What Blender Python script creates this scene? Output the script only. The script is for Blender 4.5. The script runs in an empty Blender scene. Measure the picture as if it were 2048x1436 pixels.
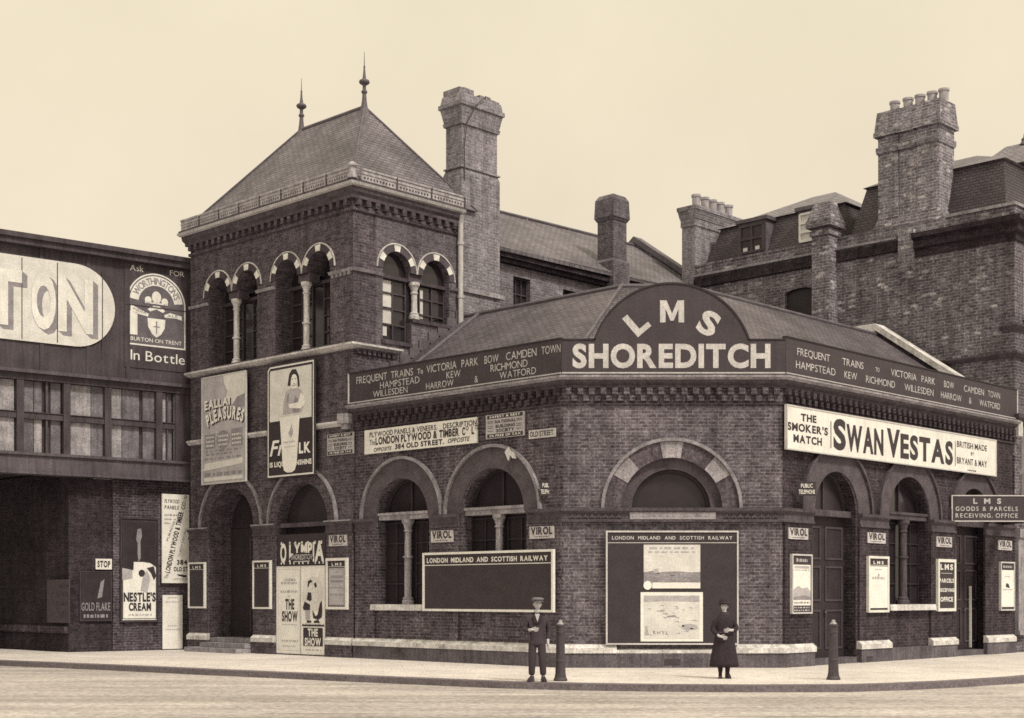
import bpy, bmesh, math, random
from mathutils import Vector, Matrix
from mathutils.geometry import tessellate_polygon

SC = bpy.context.scene
COL = SC.collection
R = math.radians

# ------------------------------------------------------------------ camera
cam_d = bpy.data.cameras.new("camera")
cam = bpy.data.objects.new("camera", cam_d)
COL.objects.link(cam)
cam.location = (0, 0, 1.65)
cam.rotation_euler = (R(90), 0, 0)
cam_d.sensor_width = 36.0
cam_d.lens = 2870 / 2048 * 36
cam_d.shift_y = 0.2305
cam_d.clip_start = 0.1
cam_d.clip_end = 2000
SC.camera = cam

# ------------------------------------------------------------------ sky, sun, exposure
SUN_EL, SUN_AZ = R(50), R(-50)          # azimuth measured from +X towards +Y
sun_dir = Vector((math.cos(SUN_EL) * math.cos(SUN_AZ), math.cos(SUN_EL) * math.sin(SUN_AZ), math.sin(SUN_EL)))
W = bpy.data.worlds.new("World")
SC.world = W
W.use_nodes = True
nt = W.node_tree
nt.nodes.clear()
def N(tree, typ, **kw):
    n = tree.nodes.new(typ)
    for k, v in kw.items():
        setattr(n, k, v)
    return n
sky = N(nt, 'ShaderNodeTexSky', sky_type='NISHITA', sun_disc=False)
sky.sun_elevation = SUN_EL
sky.sun_rotation = R(90) - SUN_AZ
bw = N(nt, 'ShaderNodeRGBToBW')
tint = N(nt, 'ShaderNodeMixRGB', blend_type='MULTIPLY')
tint.inputs[0].default_value = 1
tint.inputs[2].default_value = (1.0, 0.86, 0.62, 1)
tc = N(nt, 'ShaderNodeTexCoord')
sep = N(nt, 'ShaderNodeSeparateXYZ')
ramp = N(nt, 'ShaderNodeValToRGB')
cr = ramp.color_ramp
cr.elements[0].position = 0.0
cr.elements[0].color = (0.88, 0.755, 0.625, 1)
cr.elements[1].position = 0.48
cr.elements[1].color = (0.935, 0.835, 0.61, 1)
e = cr.elements.new(0.95)
e.color = (1.5, 1.33, 0.98, 1)
e = cr.elements.new(0.17)
e.color = (0.90, 0.785, 0.615, 1)
gain = N(nt, 'ShaderNodeMixRGB', blend_type='MULTIPLY')
gain.inputs[0].default_value = 1
gain.inputs[2].default_value = (10, 10, 10, 1)
veil = N(nt, 'ShaderNodeMixRGB')          # thin even overcast over the clear sky
veil.inputs[0].default_value = 0.93
bg = N(nt, 'ShaderNodeBackground')
bg.inputs[1].default_value = 0.1
wo = N(nt, 'ShaderNodeOutputWorld')
nt.links.new(sky.outputs[0], bw.inputs[0])
nt.links.new(bw.outputs[0], tint.inputs[1])
nt.links.new(tc.outputs['Generated'], sep.inputs[0])
nt.links.new(sep.outputs[2], ramp.inputs[0])
nt.links.new(ramp.outputs[0], gain.inputs[1])
nt.links.new(tint.outputs[0], veil.inputs[1])
cl = N(nt, 'ShaderNodeTexNoise')
cl.inputs['Scale'].default_value = 3.0
cl.inputs['Detail'].default_value = 7
cl.inputs['Roughness'].default_value = .62
nt.links.new(tc.outputs['Generated'], cl.inputs['Vector'])
cm = N(nt, 'ShaderNodeMapRange')
cm.inputs['From Min'].default_value = .3
cm.inputs['From Max'].default_value = .7
cm.inputs['To Min'].default_value = .94
cm.inputs['To Max'].default_value = 1.05
nt.links.new(cl.outputs['Fac'], cm.inputs[0])
cv_ = N(nt, 'ShaderNodeVectorMath', operation='SCALE')
nt.links.new(gain.outputs[0], cv_.inputs[0])
nt.links.new(cm.outputs[0], cv_.inputs['Scale'])
nt.links.new(cv_.outputs[0], veil.inputs[2])
nt.links.new(veil.outputs[0], bg.inputs[0])
nt.links.new(bg.outputs[0], wo.inputs[0])

sun_d = bpy.data.lights.new("sun", 'SUN')
sun_d.energy = 2.6
sun_d.angle = R(9)
sun_d.color = (1.0, 0.92, 0.78)
sun = bpy.data.objects.new("sun", sun_d)
COL.objects.link(sun)
sun.location = (20, -10, 40)
sun.rotation_euler = sun_dir.to_track_quat('Z', 'Y').to_euler()

SC.view_settings.view_transform = 'Standard'
SC.view_settings.look = 'None'
SC.view_settings.exposure = 0.0
SC.view_settings.gamma = 1.0
SC.cycles.max_bounces = 6
SC.cycles.use_denoising = False
SC.cycles.filter_width = 1.6

# ------------------------------------------------------------------ materials
def tone(v):
    """sepia print tone of reflectance v"""
    if v < 0.15:
        t = max(0, min(1, (v - 0.05) / 0.10)); g = .80 + .13 * t; b = 1.0 + .10 * t
    else:
        t = min(1, (v - 0.15) / 0.55); g = .93 + .06 * t; b = 1.10 - .13 * t
    return (v, v * g, v * b, 1)

MATS = {}
def _base(name, rough, spec=.25):
    m = bpy.data.materials.new(name)
    m.use_nodes = True
    t = m.node_tree
    b = t.nodes['Principled BSDF']
    b.inputs['Roughness'].default_value = rough
    b.inputs['Specular IOR Level'].default_value = spec
    MATS[name] = m
    return m, t, b

def _noise(t, vec, scale, detail=4, rough=.6):
    n = N(t, 'ShaderNodeTexNoise')
    n.inputs['Scale'].default_value = scale
    n.inputs['Detail'].default_value = detail
    n.inputs['Roughness'].default_value = rough
    t.links.new(vec, n.inputs['Vector'])
    return n.outputs['Fac']

def _mulrange(t, col, fac, lo, hi, flo=.3, fhi=.7):
    mr = N(t, 'ShaderNodeMapRange')
    mr.inputs['From Min'].default_value = flo
    mr.inputs['From Max'].default_value = fhi
    mr.inputs['To Min'].default_value = lo
    mr.inputs['To Max'].default_value = hi
    t.links.new(fac, mr.inputs[0])
    mx = N(t, 'ShaderNodeVectorMath', operation='SCALE')
    t.links.new(col, mx.inputs[0])
    t.links.new(mr.outputs[0], mx.inputs['Scale'])
    return mx.outputs[0]

def plain(name, v, rough=.7, var=.25, scale=2.5, grain=.22, spec=.25, bump=0.0, streak=0.0, col=None, metallic=0):
    """painted or stone surface: blotches, fine grain, rain streaks"""
    m, t, b = _base(name, rough, spec)
    b.inputs['Metallic'].default_value = metallic
    tc = N(t, 'ShaderNodeTexCoord')
    c = N(t, 'ShaderNodeRGB')
    c.outputs[0].default_value = col or tone(v)
    out = c.outputs[0]
    uv = tc.outputs['UV']
    out = _mulrange(t, out, _noise(t, uv, scale), 1 - var, 1 + var)
    out = _mulrange(t, out, _noise(t, uv, 20, 3, .8), 1 - grain, 1 + grain, .35, .65)
    if streak:
        mp = N(t, 'ShaderNodeMapping')
        mp.inputs['Scale'].default_value = (5, .35, 1)
        t.links.new(uv, mp.inputs[0])
        out = _mulrange(t, out, _noise(t, mp.outputs[0], 1.6, 5, .65), 1 - streak, 1 + streak * .6)
    t.links.new(out, b.inputs['Base Color'])
    if bump:
        bp = N(t, 'ShaderNodeBump')
        bp.inputs['Strength'].default_value = bump
        bp.inputs['Distance'].default_value = .02
        t.links.new(_noise(t, uv, 20, 4, .7), bp.inputs['Height'])
        t.links.new(bp.outputs[0], b.inputs['Normal'])
    return m

def brick(name, v1, v2, vm, bw_=.235, bh=.078, ms=.012, blotch=.35, grain=.45, light=None, lightamt=0.0, patch=None, bump=.5):
    """brickwork; light = pale scattered bricks, patch = pale flaking patches"""
    m, t, b = _base(name, .9, .15)
    tc = N(t, 'ShaderNodeTexCoord')
    uv = tc.outputs['UV']
    bt = N(t, 'ShaderNodeTexBrick')
    bt.offset = .5
    bt.inputs['Color1'].default_value = (0, 0, 0, 1)
    bt.inputs['Color2'].default_value = (1, 1, 1, 1)
    bt.inputs['Mortar'].default_value = (0, 0, 0, 1)
    bt.inputs['Scale'].default_value = 1
    bt.inputs['Brick Width'].default_value = bw_
    bt.inputs['Row Height'].default_value = bh
    bt.inputs['Mortar Size'].default_value = ms
    bt.inputs['Mortar Smooth'].default_value = .4
    t.links.new(uv, bt.inputs['Vector'])
    mixb = N(t, 'ShaderNodeMixRGB')
    mixb.inputs[1].default_value = tone(v1)
    mixb.inputs[2].default_value = tone(v2)
    t.links.new(bt.outputs['Color'], mixb.inputs[0])
    col = mixb.outputs[0]
    if light:
        ml = N(t, 'ShaderNodeMixRGB')
        nz = _noise(t, uv, 2.0, 5, .75)
        ad = N(t, 'ShaderNodeMath', operation='MULTIPLY_ADD')
        ad.inputs[1].default_value = .75
        t.links.new(nz, ad.inputs[0])
        ms_ = N(t, 'ShaderNodeMath', operation='MULTIPLY')
        t.links.new(bt.outputs['Color'], ms_.inputs[0])
        ms_.inputs[1].default_value = .50
        t.links.new(ms_.outputs[0], ad.inputs[2])
        mr = N(t, 'ShaderNodeMapRange')
        mr.inputs['From Min'].default_value = .86 - lightamt
        mr.inputs['From Max'].default_value = .98 - lightamt
        t.links.new(ad.outputs[0], mr.inputs[0])
        t.links.new(mr.outputs[0], ml.inputs[0])
        t.links.new(col, ml.inputs[1])
        ml.inputs[2].default_value = tone(light)
        col = ml.outputs[0]
    mm = N(t, 'ShaderNodeMixRGB')
    t.links.new(bt.outputs['Fac'], mm.inputs[0])
    t.links.new(col, mm.inputs[1])
    mm.inputs[2].default_value = tone(vm)
    col = mm.outputs[0]
    if patch:
        mp = N(t, 'ShaderNodeMixRGB')
        nz = _noise(t, uv, patch[1], 6, .7)
        mr = N(t, 'ShaderNodeMapRange')
        mr.inputs['From Min'].default_value = patch[2]
        mr.inputs['From Max'].default_value = patch[2] + .10
        mr.inputs['To Max'].default_value = .75
        t.links.new(nz, mr.inputs[0])
        t.links.new(mr.outputs[0], mp.inputs[0])
        t.links.new(col, mp.inputs[1])
        mp.inputs[2].default_value = tone(patch[0])
        col = mp.outputs[0]
    col = _mulrange(t, col, _noise(t, uv, .55, 6, .65), 1 - blotch * .95, 1 + blotch)
    col = _mulrange(t, col, _noise(t, uv, 15, 3, .8), 1 - grain, 1 + grain * 1.25, .36, .64)
    col = _mulrange(t, col, _noise(t, uv, 4.5, 4, .7), 1 - grain * .6, 1 + grain * .7, .34, .66)
    mp2 = N(t, 'ShaderNodeMapping')
    mp2.inputs['Scale'].default_value = (2.6, .22, 1)
    t.links.new(uv, mp2.inputs[0])
    col = _mulrange(t, col, _noise(t, mp2.outputs[0], 1.3, 5, .65), .70, 1.26, .32, .66)
    t.links.new(col, b.inputs['Base Color'])
    bp = N(t, 'ShaderNodeBump', invert=True)
    bp.inputs['Strength'].default_value = bump
    bp.inputs['Distance'].default_value = .012
    t.links.new(bt.outputs['Fac'], bp.inputs['Height'])
    t.links.new(bp.outputs[0], b.inputs['Normal'])
    return m

def slate(name, v, w=.36, h=.19, var=.35):
    m, t, b = _base(name, .6, .35)
    tc = N(t, 'ShaderNodeTexCoord')
    uv = tc.outputs['UV']
    bt = N(t, 'ShaderNodeTexBrick')
    bt.offset = .5
    bt.inputs['Color1'].default_value = tone(v * .84)
    bt.inputs['Color2'].default_value = tone(v * 1.14)
    bt.inputs['Mortar'].default_value = tone(v * .45)
    bt.inputs['Scale'].default_value = 1
    bt.inputs['Brick Width'].default_value = w
    bt.inputs['Row Height'].default_value = h
    bt.inputs['Mortar Size'].default_value = .016
    bt.inputs['Mortar Smooth'].default_value = .5
    t.links.new(uv, bt.inputs['Vector'])
    col = _mulrange(t, bt.outputs['Color'], _noise(t, uv, .7, 5, .6), 1 - var, 1 + var)
    col = _mulrange(t, col, _noise(t, uv, 14, 3, .8), .68, 1.3, .36, .64)
    t.links.new(col, b.inputs['Base Color'])
    bp = N(t, 'ShaderNodeBump', invert=True)
    bp.inputs['Strength'].default_value = .8
    bp.inputs['Distance'].default_value = .015
    t.links.new(bt.outputs['Fac'], bp.inputs['Height'])
    t.links.new(bp.outputs[0], b.inputs['Normal'])
    return m

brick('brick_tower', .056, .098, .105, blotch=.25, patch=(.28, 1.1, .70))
brick('brick_tower_side', .085, .135, .145, blotch=.22, grain=.35, patch=(.3, 1.1, .70))  # same tower brick, lightened so the sunlit side stands out from the front
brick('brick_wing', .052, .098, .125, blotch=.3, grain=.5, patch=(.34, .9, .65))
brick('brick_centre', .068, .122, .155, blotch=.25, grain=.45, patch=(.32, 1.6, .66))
brick('brick_side', .030, .052, .065, blotch=.3, grain=.5, patch=(.2, .9, .68))  # dirty brick, darkened also for shade from unmodelled houses opposite
brick('brick_arch', .075, .095, .095, bw_=.12, bh=.3, blotch=.2)
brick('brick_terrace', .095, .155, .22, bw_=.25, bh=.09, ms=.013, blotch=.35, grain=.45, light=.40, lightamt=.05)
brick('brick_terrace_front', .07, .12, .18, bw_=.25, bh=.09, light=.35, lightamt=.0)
brick('brick_stack', .13, .22, .29, bw_=.25, bh=.09, ms=.014, grain=.42, light=.45, lightamt=.07)
brick('brick_chimney', .16, .235, .27, bh=.085, blotch=.22, grain=.35, patch=(.4, .9, .66))  # lightened to put haze and sun on the stacks into the colour
brick('brick_range', .12, .19, .22, blotch=.25, grain=.3, patch=(.4, 1.2, .62))
brick('brick_soot_shade', .026, .042, .042, blotch=.4)  # sooty brick, darkened further for shade under the bridge and cornices
brick('brick_pier', .045, .075, .11, blotch=.45, grain=.55, patch=(.3, 1.2, .66))  # albedo lowered to stand in for the girder's shadow on the pier
slate('slate_tower', .145, w=.24, h=.125, var=.42)
slate('slate_hall', .11, w=.24, h=.12, var=.42)
slate('slate_terrace', .22, w=.2, h=.1)
slate('slate_mansard', .075, w=.2, h=.1)
plain('stone', .30, .85, .35, 2, .35, streak=.35)
plain('stone_white', .55, .85, .3, 2.5, .28, streak=.3)
plain('stone_dark', .085, .85, .35, 2, .35, streak=.35)
plain('plinth_white', .60, .8, .4, 2.2, .32, streak=.3)
plain('plinth_grey', .12, .85, .4, 1.6, .4, streak=.4)
plain('voussoir_white', .72, .8, .2, 4, .2)
plain('hood_stone', .25, .85, .4, 2.2, .3, streak=.3)
plain('archivolt', .09, .85, .3, 3, .3)
plain('archivolt_dark', .065, .85, .25, 3, .25)
plain('terracotta', .38, .8, .4, 4, .3, streak=.25)
plain('gutter_white', .50, .6, .25, 1.5, .2, streak=.25)
plain('lead', .12, .6, .3)
plain('iron_black', .055, .45, .2, 6, .2, spec=.4)
plain('iron_grey', .12, .55, .3, 4, .25, spec=.35, streak=.2)
plain('black_board', .043, .55, .15, 3, .2, spec=.3)
plain('fascia_board', .058, .6, .15, 1.5, .22, spec=.3, streak=.15)
plain('frame_white', .72, .6, .12, 3, .12)
plain('frame_cream', .55, .6, .15, 3, .15)
plain('paint_cream', .72, .6, .10, 6, .12)
plain('paint_dull', .36, .7, .25, 7, .2)
plain('paint_dark', .075, .6, .25, 6, .2)
plain('paint_mid', .30, .7, .2, 5, .2)
plain('enamel_white', .78, .4, .10, 2, .12, spec=.4, streak=.12)
plain('enamel_cream', .50, .5, .18, 2.5, .2, streak=.15)
plain('paper_white', .80, .85, .08, 3, .12, streak=.08)
plain('paper_cream', .66, .85, .12, 3, .12, streak=.06)
plain('paper_grey', .42, .85, .15, 3, .18)
plain('paper_mid', .26, .85, .2, 3, .2)
plain('wood_dark', .036, .6, .2, 3, .2, streak=.2)
plain('wood_mid', .07, .6, .25, 3, .2, streak=.25)
plain('panel_pale', .32, .55, .4, 2.2, .35, streak=.35)
plain('panel_mid', .17, .55, .4, 2.2, .35, streak=.35)
plain('bridge_paint', .072, .6, .3, 1.2, .25, streak=.4)
plain('bridge_light', .10, .6, .3, 1.2, .25, streak=.4)
plain('glass_dark', .03, .10, .1, 2, .05, spec=.5)
plain('glass_soot', .035, .35, .2, 2, .1, spec=.35)
plain('pale_glazing', .62, .5, .15, 2, .1)  # curtained panes, and the painted sky reflection on the tower glass
def flags(name, v, bw_=.95, bh=.62, tg=1.0, tb=1.0):
    m, t, b = _base(name, .9, .15)
    uv = N(t, 'ShaderNodeTexCoord').outputs['UV']
    mp = N(t, 'ShaderNodeMapping')
    mp.inputs['Rotation'].default_value = (0, 0, R(-6) if bh > .6 else 0)
    t.links.new(uv, mp.inputs[0])
    bt = N(t, 'ShaderNodeTexBrick')
    bt.inputs['Color1'].default_value = (v * .94, v * .875 * tg, v * .86 * tb, 1)
    bt.inputs['Color2'].default_value = (v * 1.05, v * .98 * tg, v * .965 * tb, 1)
    bt.inputs['Mortar'].default_value = (v * .74, v * .68 * tg, v * .66 * tb, 1)
    bt.inputs['Scale'].default_value = 1
    bt.inputs['Brick Width'].default_value = bw_
    bt.inputs['Row Height'].default_value = bh
    bt.inputs['Mortar Size'].default_value = .012
    bt.inputs['Mortar Smooth'].default_value = .6
    t.links.new(mp.outputs[0], bt.inputs['Vector'])
    col = _mulrange(t, bt.outputs['Color'], _noise(t, uv, .5, 6, .65), .84, 1.14)
    col = _mulrange(t, col, _noise(t, uv, 3.5, 5, .7), .86, 1.12)
    col = _mulrange(t, col, _noise(t, uv, 16, 3, .85), .70, 1.30, .35, .65)
    t.links.new(col, b.inputs['Base Color'])
flags('pavement', .62)
flags('kerb_stone', .17, 1.1, .5, .94, 1.10)
plain('skin', .5, .6, .1, 30, .05)
plain('cloth_black', .040, .9, .2, 12, .2, spec=.1)
plain('cloth_dark', .065, .9, .25, 10, .25, spec=.1)
plain('cloth_grey', .20, .9, .25, 14, .25, spec=.1)
plain('leather', .05, .4, .1, 20, .1)
plain('hair', .06, .6, .2, 30, .2)
plain('pot', .36, .85, .3, 3, .2)

def road_mat():
    m, t, b = _base('road', .9, .15)
    tc = N(t, 'ShaderNodeTexCoord')
    o = tc.outputs['Object']
    c = N(t, 'ShaderNodeRGB')
    c.outputs[0].default_value = (.40, .368, .362, 1)
    col = _mulrange(t, c.outputs[0], _noise(t, o, .35, 6, .65), .82, 1.15)
    for rot, sc_, lo, hi in ((-4, (.05, .55, 1), .80, 1.22), (10, (.10, 1.3, 1), .88, 1.1), (-30, (.2, .7, 1), .9, 1.08)):
        mp = N(t, 'ShaderNodeMapping')
        mp.inputs['Rotation'].default_value = (0, 0, R(rot))
        mp.inputs['Scale'].default_value = sc_
        t.links.new(o, mp.inputs[0])
        col = _mulrange(t, col, _noise(t, mp.outputs[0], 1.5, 6, .62), lo, hi, .32, .66)
    mp = N(t, 'ShaderNodeMapping')               # a few dark tyre-like scrapes
    mp.inputs['Rotation'].default_value = (0, 0, R(-6))
    mp.inputs['Scale'].default_value = (.22, 4.2, 1)
    t.links.new(o, mp.inputs[0])
    nz = _noise(t, mp.outputs[0], 1.1, 7, .7)
    col = _mulrange(t, col, nz, 1.0, .58, .57, .66)
    col = _mulrange(t, col, _noise(t, o, 9, 4, .85), .62, 1.38, .35, .65)
    t.links.new(col, b.inputs['Base Color'])
    return m
road_mat()
M = MATS

# ------------------------------------------------------------------ planes: s along a facade, o out of it, z up
class Plane:
    def __init__(self, ox, oy, dx, dy):
        l = math.hypot(dx, dy)
        self.ox, self.oy = ox, oy
        self.dx, self.dy = dx / l, dy / l
        self.nx, self.ny = self.dy, -self.dx
    def p(self, s, o, z):
        return Vector((self.ox + self.dx * s + self.nx * o, self.oy + self.dy * s + self.ny * o, z))
    def xy(self, s, o=0):
        v = self.p(s, o, 0)
        return (v.x, v.y)
    def at(self, s, o=0, turn=None):
        x, y = self.xy(s, o)
        return Plane(x, y, self.dx, self.dy)

EL = (.7196, -.6944)
DR = (.6952, .7188)
PL = Plane(1.172, 32.65, *EL)           # Old Street front (s negative to the left)
PC = Plane(1.172, 32.65, 1, 0)          # chamfered corner front
PR = Plane(6.155, 32.65, *DR)           # side street front
_t = PL.xy(-7.37, .06)
PT = Plane(_t[0], _t[1], *DR)           # right side of the tower
PB = Plane(-9.79, 43.3, .792, .61)      # railway bridge front (s negative to the left)
PG = Plane(14.43, 41.2, *EL)            # side wall of the terrace
PGF = Plane(14.43, 41.2, *DR)           # street front of the terrace

# ------------------------------------------------------------------ mesh builder
class MB:
    def __init__(self):
        self.v, self.f = [], []
    def add(self, verts, faces):
        n = len(self.v)
        self.v += [Vector(q) for q in verts]
        self.f += [tuple(i + n for i in fc) for fc in faces]
        return self
    def hexa(self, q):      # q: 8 points, bottom 4 then top 4
        return self.add(q, [(3, 2, 1, 0), (4, 5, 6, 7), (0, 1, 5, 4), (1, 2, 6, 5), (2, 3, 7, 6), (3, 0, 4, 7)])
    def box(self, pl, s0, s1, z0, z1, o0, o1):
        return self.hexa([pl.p(s0, o0, z0), pl.p(s1, o0, z0), pl.p(s1, o1, z0), pl.p(s0, o1, z0),
                          pl.p(s0, o0, z1), pl.p(s1, o0, z1), pl.p(s1, o1, z1), pl.p(s0, o1, z1)])
    def taper(self, pl, s0, s1, z0, z1, o0, o1, ds, do, do_back=None):
        """box whose top is inset by ds along s and do along o"""
        db = do if do_back is None else do_back
        return self.hexa([pl.p(s0, o0, z0), pl.p(s1, o0, z0), pl.p(s1, o1, z0), pl.p(s0, o1, z0),
                          pl.p(s0 + ds, o0 + db, z1), pl.p(s1 - ds, o0 + db, z1), pl.p(s1 - ds, o1 - do, z1), pl.p(s0 + ds, o1 - do, z1)])
    def poly(self, pl, outer, holes=(), o0=0, o1=.1):
        """flat outline with holes in (s, z), given thickness"""
        loops = [list(outer)] + [list(h) for h in holes]
        tri = tessellate_polygon([[Vector((a, b, 0)) for a, b in l] for l in loops])
        flat = [q for l in loops for q in l]
        n = len(flat)
        vs = [pl.p(a, o1, b) for a, b in flat] + [pl.p(a, o0, b) for a, b in flat]
        fs = [tuple(t) for t in tri] + [tuple(i + n for i in reversed(t)) for t in tri]
        k = 0
        for l in loops:
            m = len(l)
            for i in range(m):
                a, b = k + i, k + (i + 1) % m
                fs.append((a, b, b + n, a + n))
            k += m
        return self.add(vs, fs)
    def flat(self, pl, outer, holes=(), o=0):
        loops = [list(outer)] + [list(h) for h in holes]
        tri = tessellate_polygon([[Vector((a, b, 0)) for a, b in l] for l in loops])
        return self.add([pl.p(a, o, b) for l in loops for a, b in l], [tuple(t) for t in tri])
    def ring(self, pl, cs, cz, r0, r1, o0, o1, a0=0, a1=180, n=28, stilt=0.0):
        pts = []
        angs = [R(a0 + (a1 - a0) * i / n) for i in range(n + 1)]
        prof = [(math.cos(a), math.sin(a), 0) for a in angs]
        q = []
        for c, s_, _ in prof:
            for r, o in ((r0, o0), (r1, o0), (r1, o1), (r0, o1)):
                q.append(pl.p(cs + r * c, o, cz + r * s_))
        fs = []
        for i in range(n):
            a, b = i * 4, i * 4 + 4
            for j in range(4):
                fs.append((a + j, a + (j + 1) % 4, b + (j + 1) % 4, b + j))
        fs += [(0, 1, 2, 3), (n * 4 + 3, n * 4 + 2, n * 4 + 1, n * 4)]
        self.add(q, fs)
        if stilt:
            for sg in (-1, 1):
                a, b = sorted((cs + sg * r0, cs + sg * r1))
                self.box(pl, a, b, cz - stilt, cz - .001, o0, o1)
        return self
    def lathe(self, c, prof, n=16, sq=None):
        """c: base point; prof: (r, z)"""
        c = Vector(c)
        vs, fs = [], []
        for r, z in prof:
            for i in range(n):
                a = 2 * math.pi * (i + .5) / n
                vs.append(c + Vector((r * math.cos(a), r * math.sin(a), z)))
        m = len(prof)
        for j in range(m - 1):
            for i in range(n):
                fs.append((j * n + i, j * n + (i + 1) % n, (j + 1) * n + (i + 1) % n, (j + 1) * n + i))
        fs.append(tuple(range(n - 1, -1, -1)))
        fs.append(tuple((m - 1) * n + i for i in range(n)))
        return self.add(vs, fs)
    def tube(self, pts, r, n=8):
        pts = [Vector(p) for p in pts]
        rs = r if isinstance(r, (list, tuple)) else [r] * len(pts)
        vs, fs = [], []
        for i, p in enumerate(pts):
            d = (pts[min(i + 1, len(pts) - 1)] - pts[max(i - 1, 0)]).normalized()
            u = d.cross(Vector((0, 0, 1)))
            if u.length < .05:
                u = d.cross(Vector((0, 1, 0)))
            u.normalize()
            w = d.cross(u)
            for k in range(n):
                a = 2 * math.pi * k / n
                vs.append(p + (u * math.cos(a) + w * math.sin(a)) * rs[i])
        for i in range(len(pts) - 1):
            for k in range(n):
                fs.append((i * n + k, i * n + (k + 1) % n, (i + 1) * n + (k + 1) % n, (i + 1) * n + k))
        fs.append(tuple(range(n - 1, -1, -1)))
        fs.append(tuple((len(pts) - 1) * n + k for k in range(n)))
        return self.add(vs, fs)
    def sweep(self, path, prof):
        """closed (o, z) profile carried along a plan polyline with mitred corners; o to the right-hand (outer) side"""
        rows = []
        for i, p in enumerate(path):
            rows.append([])
            for o, z in prof:
                x, y = mitre(path, i, o)
                rows[-1].append(Vector((x, y, z)))
        m = len(prof)
        vs = [q for r_ in rows for q in r_]
        fs = []
        for i in range(len(path) - 1):
            for j in range(m):
                a, b = i * m + j, i * m + (j + 1) % m
                fs.append((a, b, b + m, a + m))
        fs.append(tuple(range(m)))
        fs.append(tuple((len(path) - 1) * m + j for j in reversed(range(m))))
        return self.add(vs, fs)
    def build(self, name, mat, parent=None, smooth=False, origin=None):
        vs = self.v
        xs = [v.x for v in vs]; ys = [v.y for v in vs]; zs = [v.z for v in vs]
        c = Vector(origin) if origin is not None else Vector(((min(xs) + max(xs)) / 2, (min(ys) + max(ys)) / 2, min(zs)))
        me = bpy.data.meshes.new(name)
        me.from_pydata([v - c for v in vs], [], self.f)
        bm = bmesh.new()
        bm.from_mesh(me)
        bmesh.ops.recalc_face_normals(bm, faces=bm.faces)
        uvl = bm.loops.layers.uv.new('UVMap')
        Z = Vector((0, 0, 1))
        for f in bm.faces:
            n = f.normal
            if abs(n.z) > .985:
                t, b = Vector((1, 0, 0)), Vector((0, 1, 0))
            else:
                t = Z.cross(n).normalized()
                b = n.cross(t)
            for l in f.loops:
                q = l.vert.co + c
                l[uvl].uv = (q.dot(t), q.dot(b))
            f.smooth = smooth
        bm.to_mesh(me)
        bm.free()
        me.materials.append(MATS[mat])
        ob = bpy.data.objects.new(name, me)
        COL.objects.link(ob)
        setpos(ob, c, parent)
        return ob

WL = {}
def setpos(ob, c, parent=None):
    WL[ob.name] = Vector(c)
    if parent is not None:
        ob.parent = parent
        ob.location = Vector(c) - WL[parent.name]
    else:
        ob.location = c

def mitre(path, i, o):
    def nrm(a, b):
        dx, dy = b[0] - a[0], b[1] - a[1]
        l = math.hypot(dx, dy)
        return (dy / l, -dx / l)
    p = path[i]
    if i == 0:
        n = nrm(path[0], path[1]); return (p[0] + n[0] * o, p[1] + n[1] * o)
    if i == len(path) - 1:
        n = nrm(path[-2], path[-1]); return (p[0] + n[0] * o, p[1] + n[1] * o)
    a, b = nrm(path[i - 1], p), nrm(p, path[i + 1])
    mx, my = a[0] + b[0], a[1] + b[1]
    k = 2 / (mx * mx + my * my)
    return (p[0] + mx * k * o, p[1] + my * k * o)

def tag(ob, label=None, cat=None, group=None, kind=None):
    if label: ob['label'] = label
    if cat: ob['category'] = cat
    if group: ob['group'] = group
    if kind: ob['kind'] = kind
    return ob

def empty(name, c, label, cat, group=None):
    o = bpy.data.objects.new(name, None)
    COL.objects.link(o)
    o.empty_display_size = .2
    setpos(o, Vector(c), None)
    return tag(o, label, cat, group)

def arch_loop(c, r, zs, z0, n=20):
    """opening: straight jambs from z0 to zs, then a semicircle"""
    l = [(c - r, z0), (c + r, z0)]
    for i in range(n + 1):
        a = math.pi * i / n
        l.append((c + r * math.cos(a), zs + r * math.sin(a)))
    return l
def rect_loop(a, b, c, d):
    return [(a, c), (b, c), (b, d), (a, d)]

# ------------------------------------------------------------------ lettering: outlines of the built-in font, one per character
GL = {}
def load_glyphs():
    chars = "ABCDEFGHIJKLMNOPQRSTUVWXYZabcdefghijklmnopqrstuvwxyz0123456789&.,'-()%"
    obs = []
    for w, off in (('r', 0.0), ('b', .018), ('x', .042)):
        for ch in chars:
            cu = bpy.data.curves.new('glyph', 'FONT')
            cu.body = ch
            cu.offset = off
            cu.resolution_u = 4
            ob = bpy.data.objects.new('glyph', cu)
            COL.objects.link(ob)
            obs.append((w, ch, ob, cu))
    dg = bpy.context.evaluated_depsgraph_get()
    for w, ch, ob, cu in obs:
        me = ob.evaluated_get(dg).to_mesh()
        vs = [(v.co.x, v.co.y) for v in me.vertices]
        fs = [tuple(p.vertices) for p in me.polygons]
        x0 = min(v[0] for v in vs); x1 = max(v[0] for v in vs)
        GL[w, ch] = ([(x - x0, y) for x, y in vs], fs, x1 - x0)
        ob.evaluated_get(dg).to_mesh_clear()
    for w, ch, ob, cu in obs:
        bpy.data.objects.remove(ob)
        bpy.data.curves.remove(cu)
load_glyphs()
CAP = max(y for x, y in GL['r', 'H'][0])

def layout(s, w, gap=.09, space=.30):
    """glyph placements of a line, in units of the font size; returns list and width"""
    out, x = [], 0
    for ch in s:
        if ch == ' ':
            x += space
            continue
        vs, fs, wd = GL[w, ch]
        out.append((vs, fs, x, wd))
        x += wd + gap
    return out, x - gap

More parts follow.
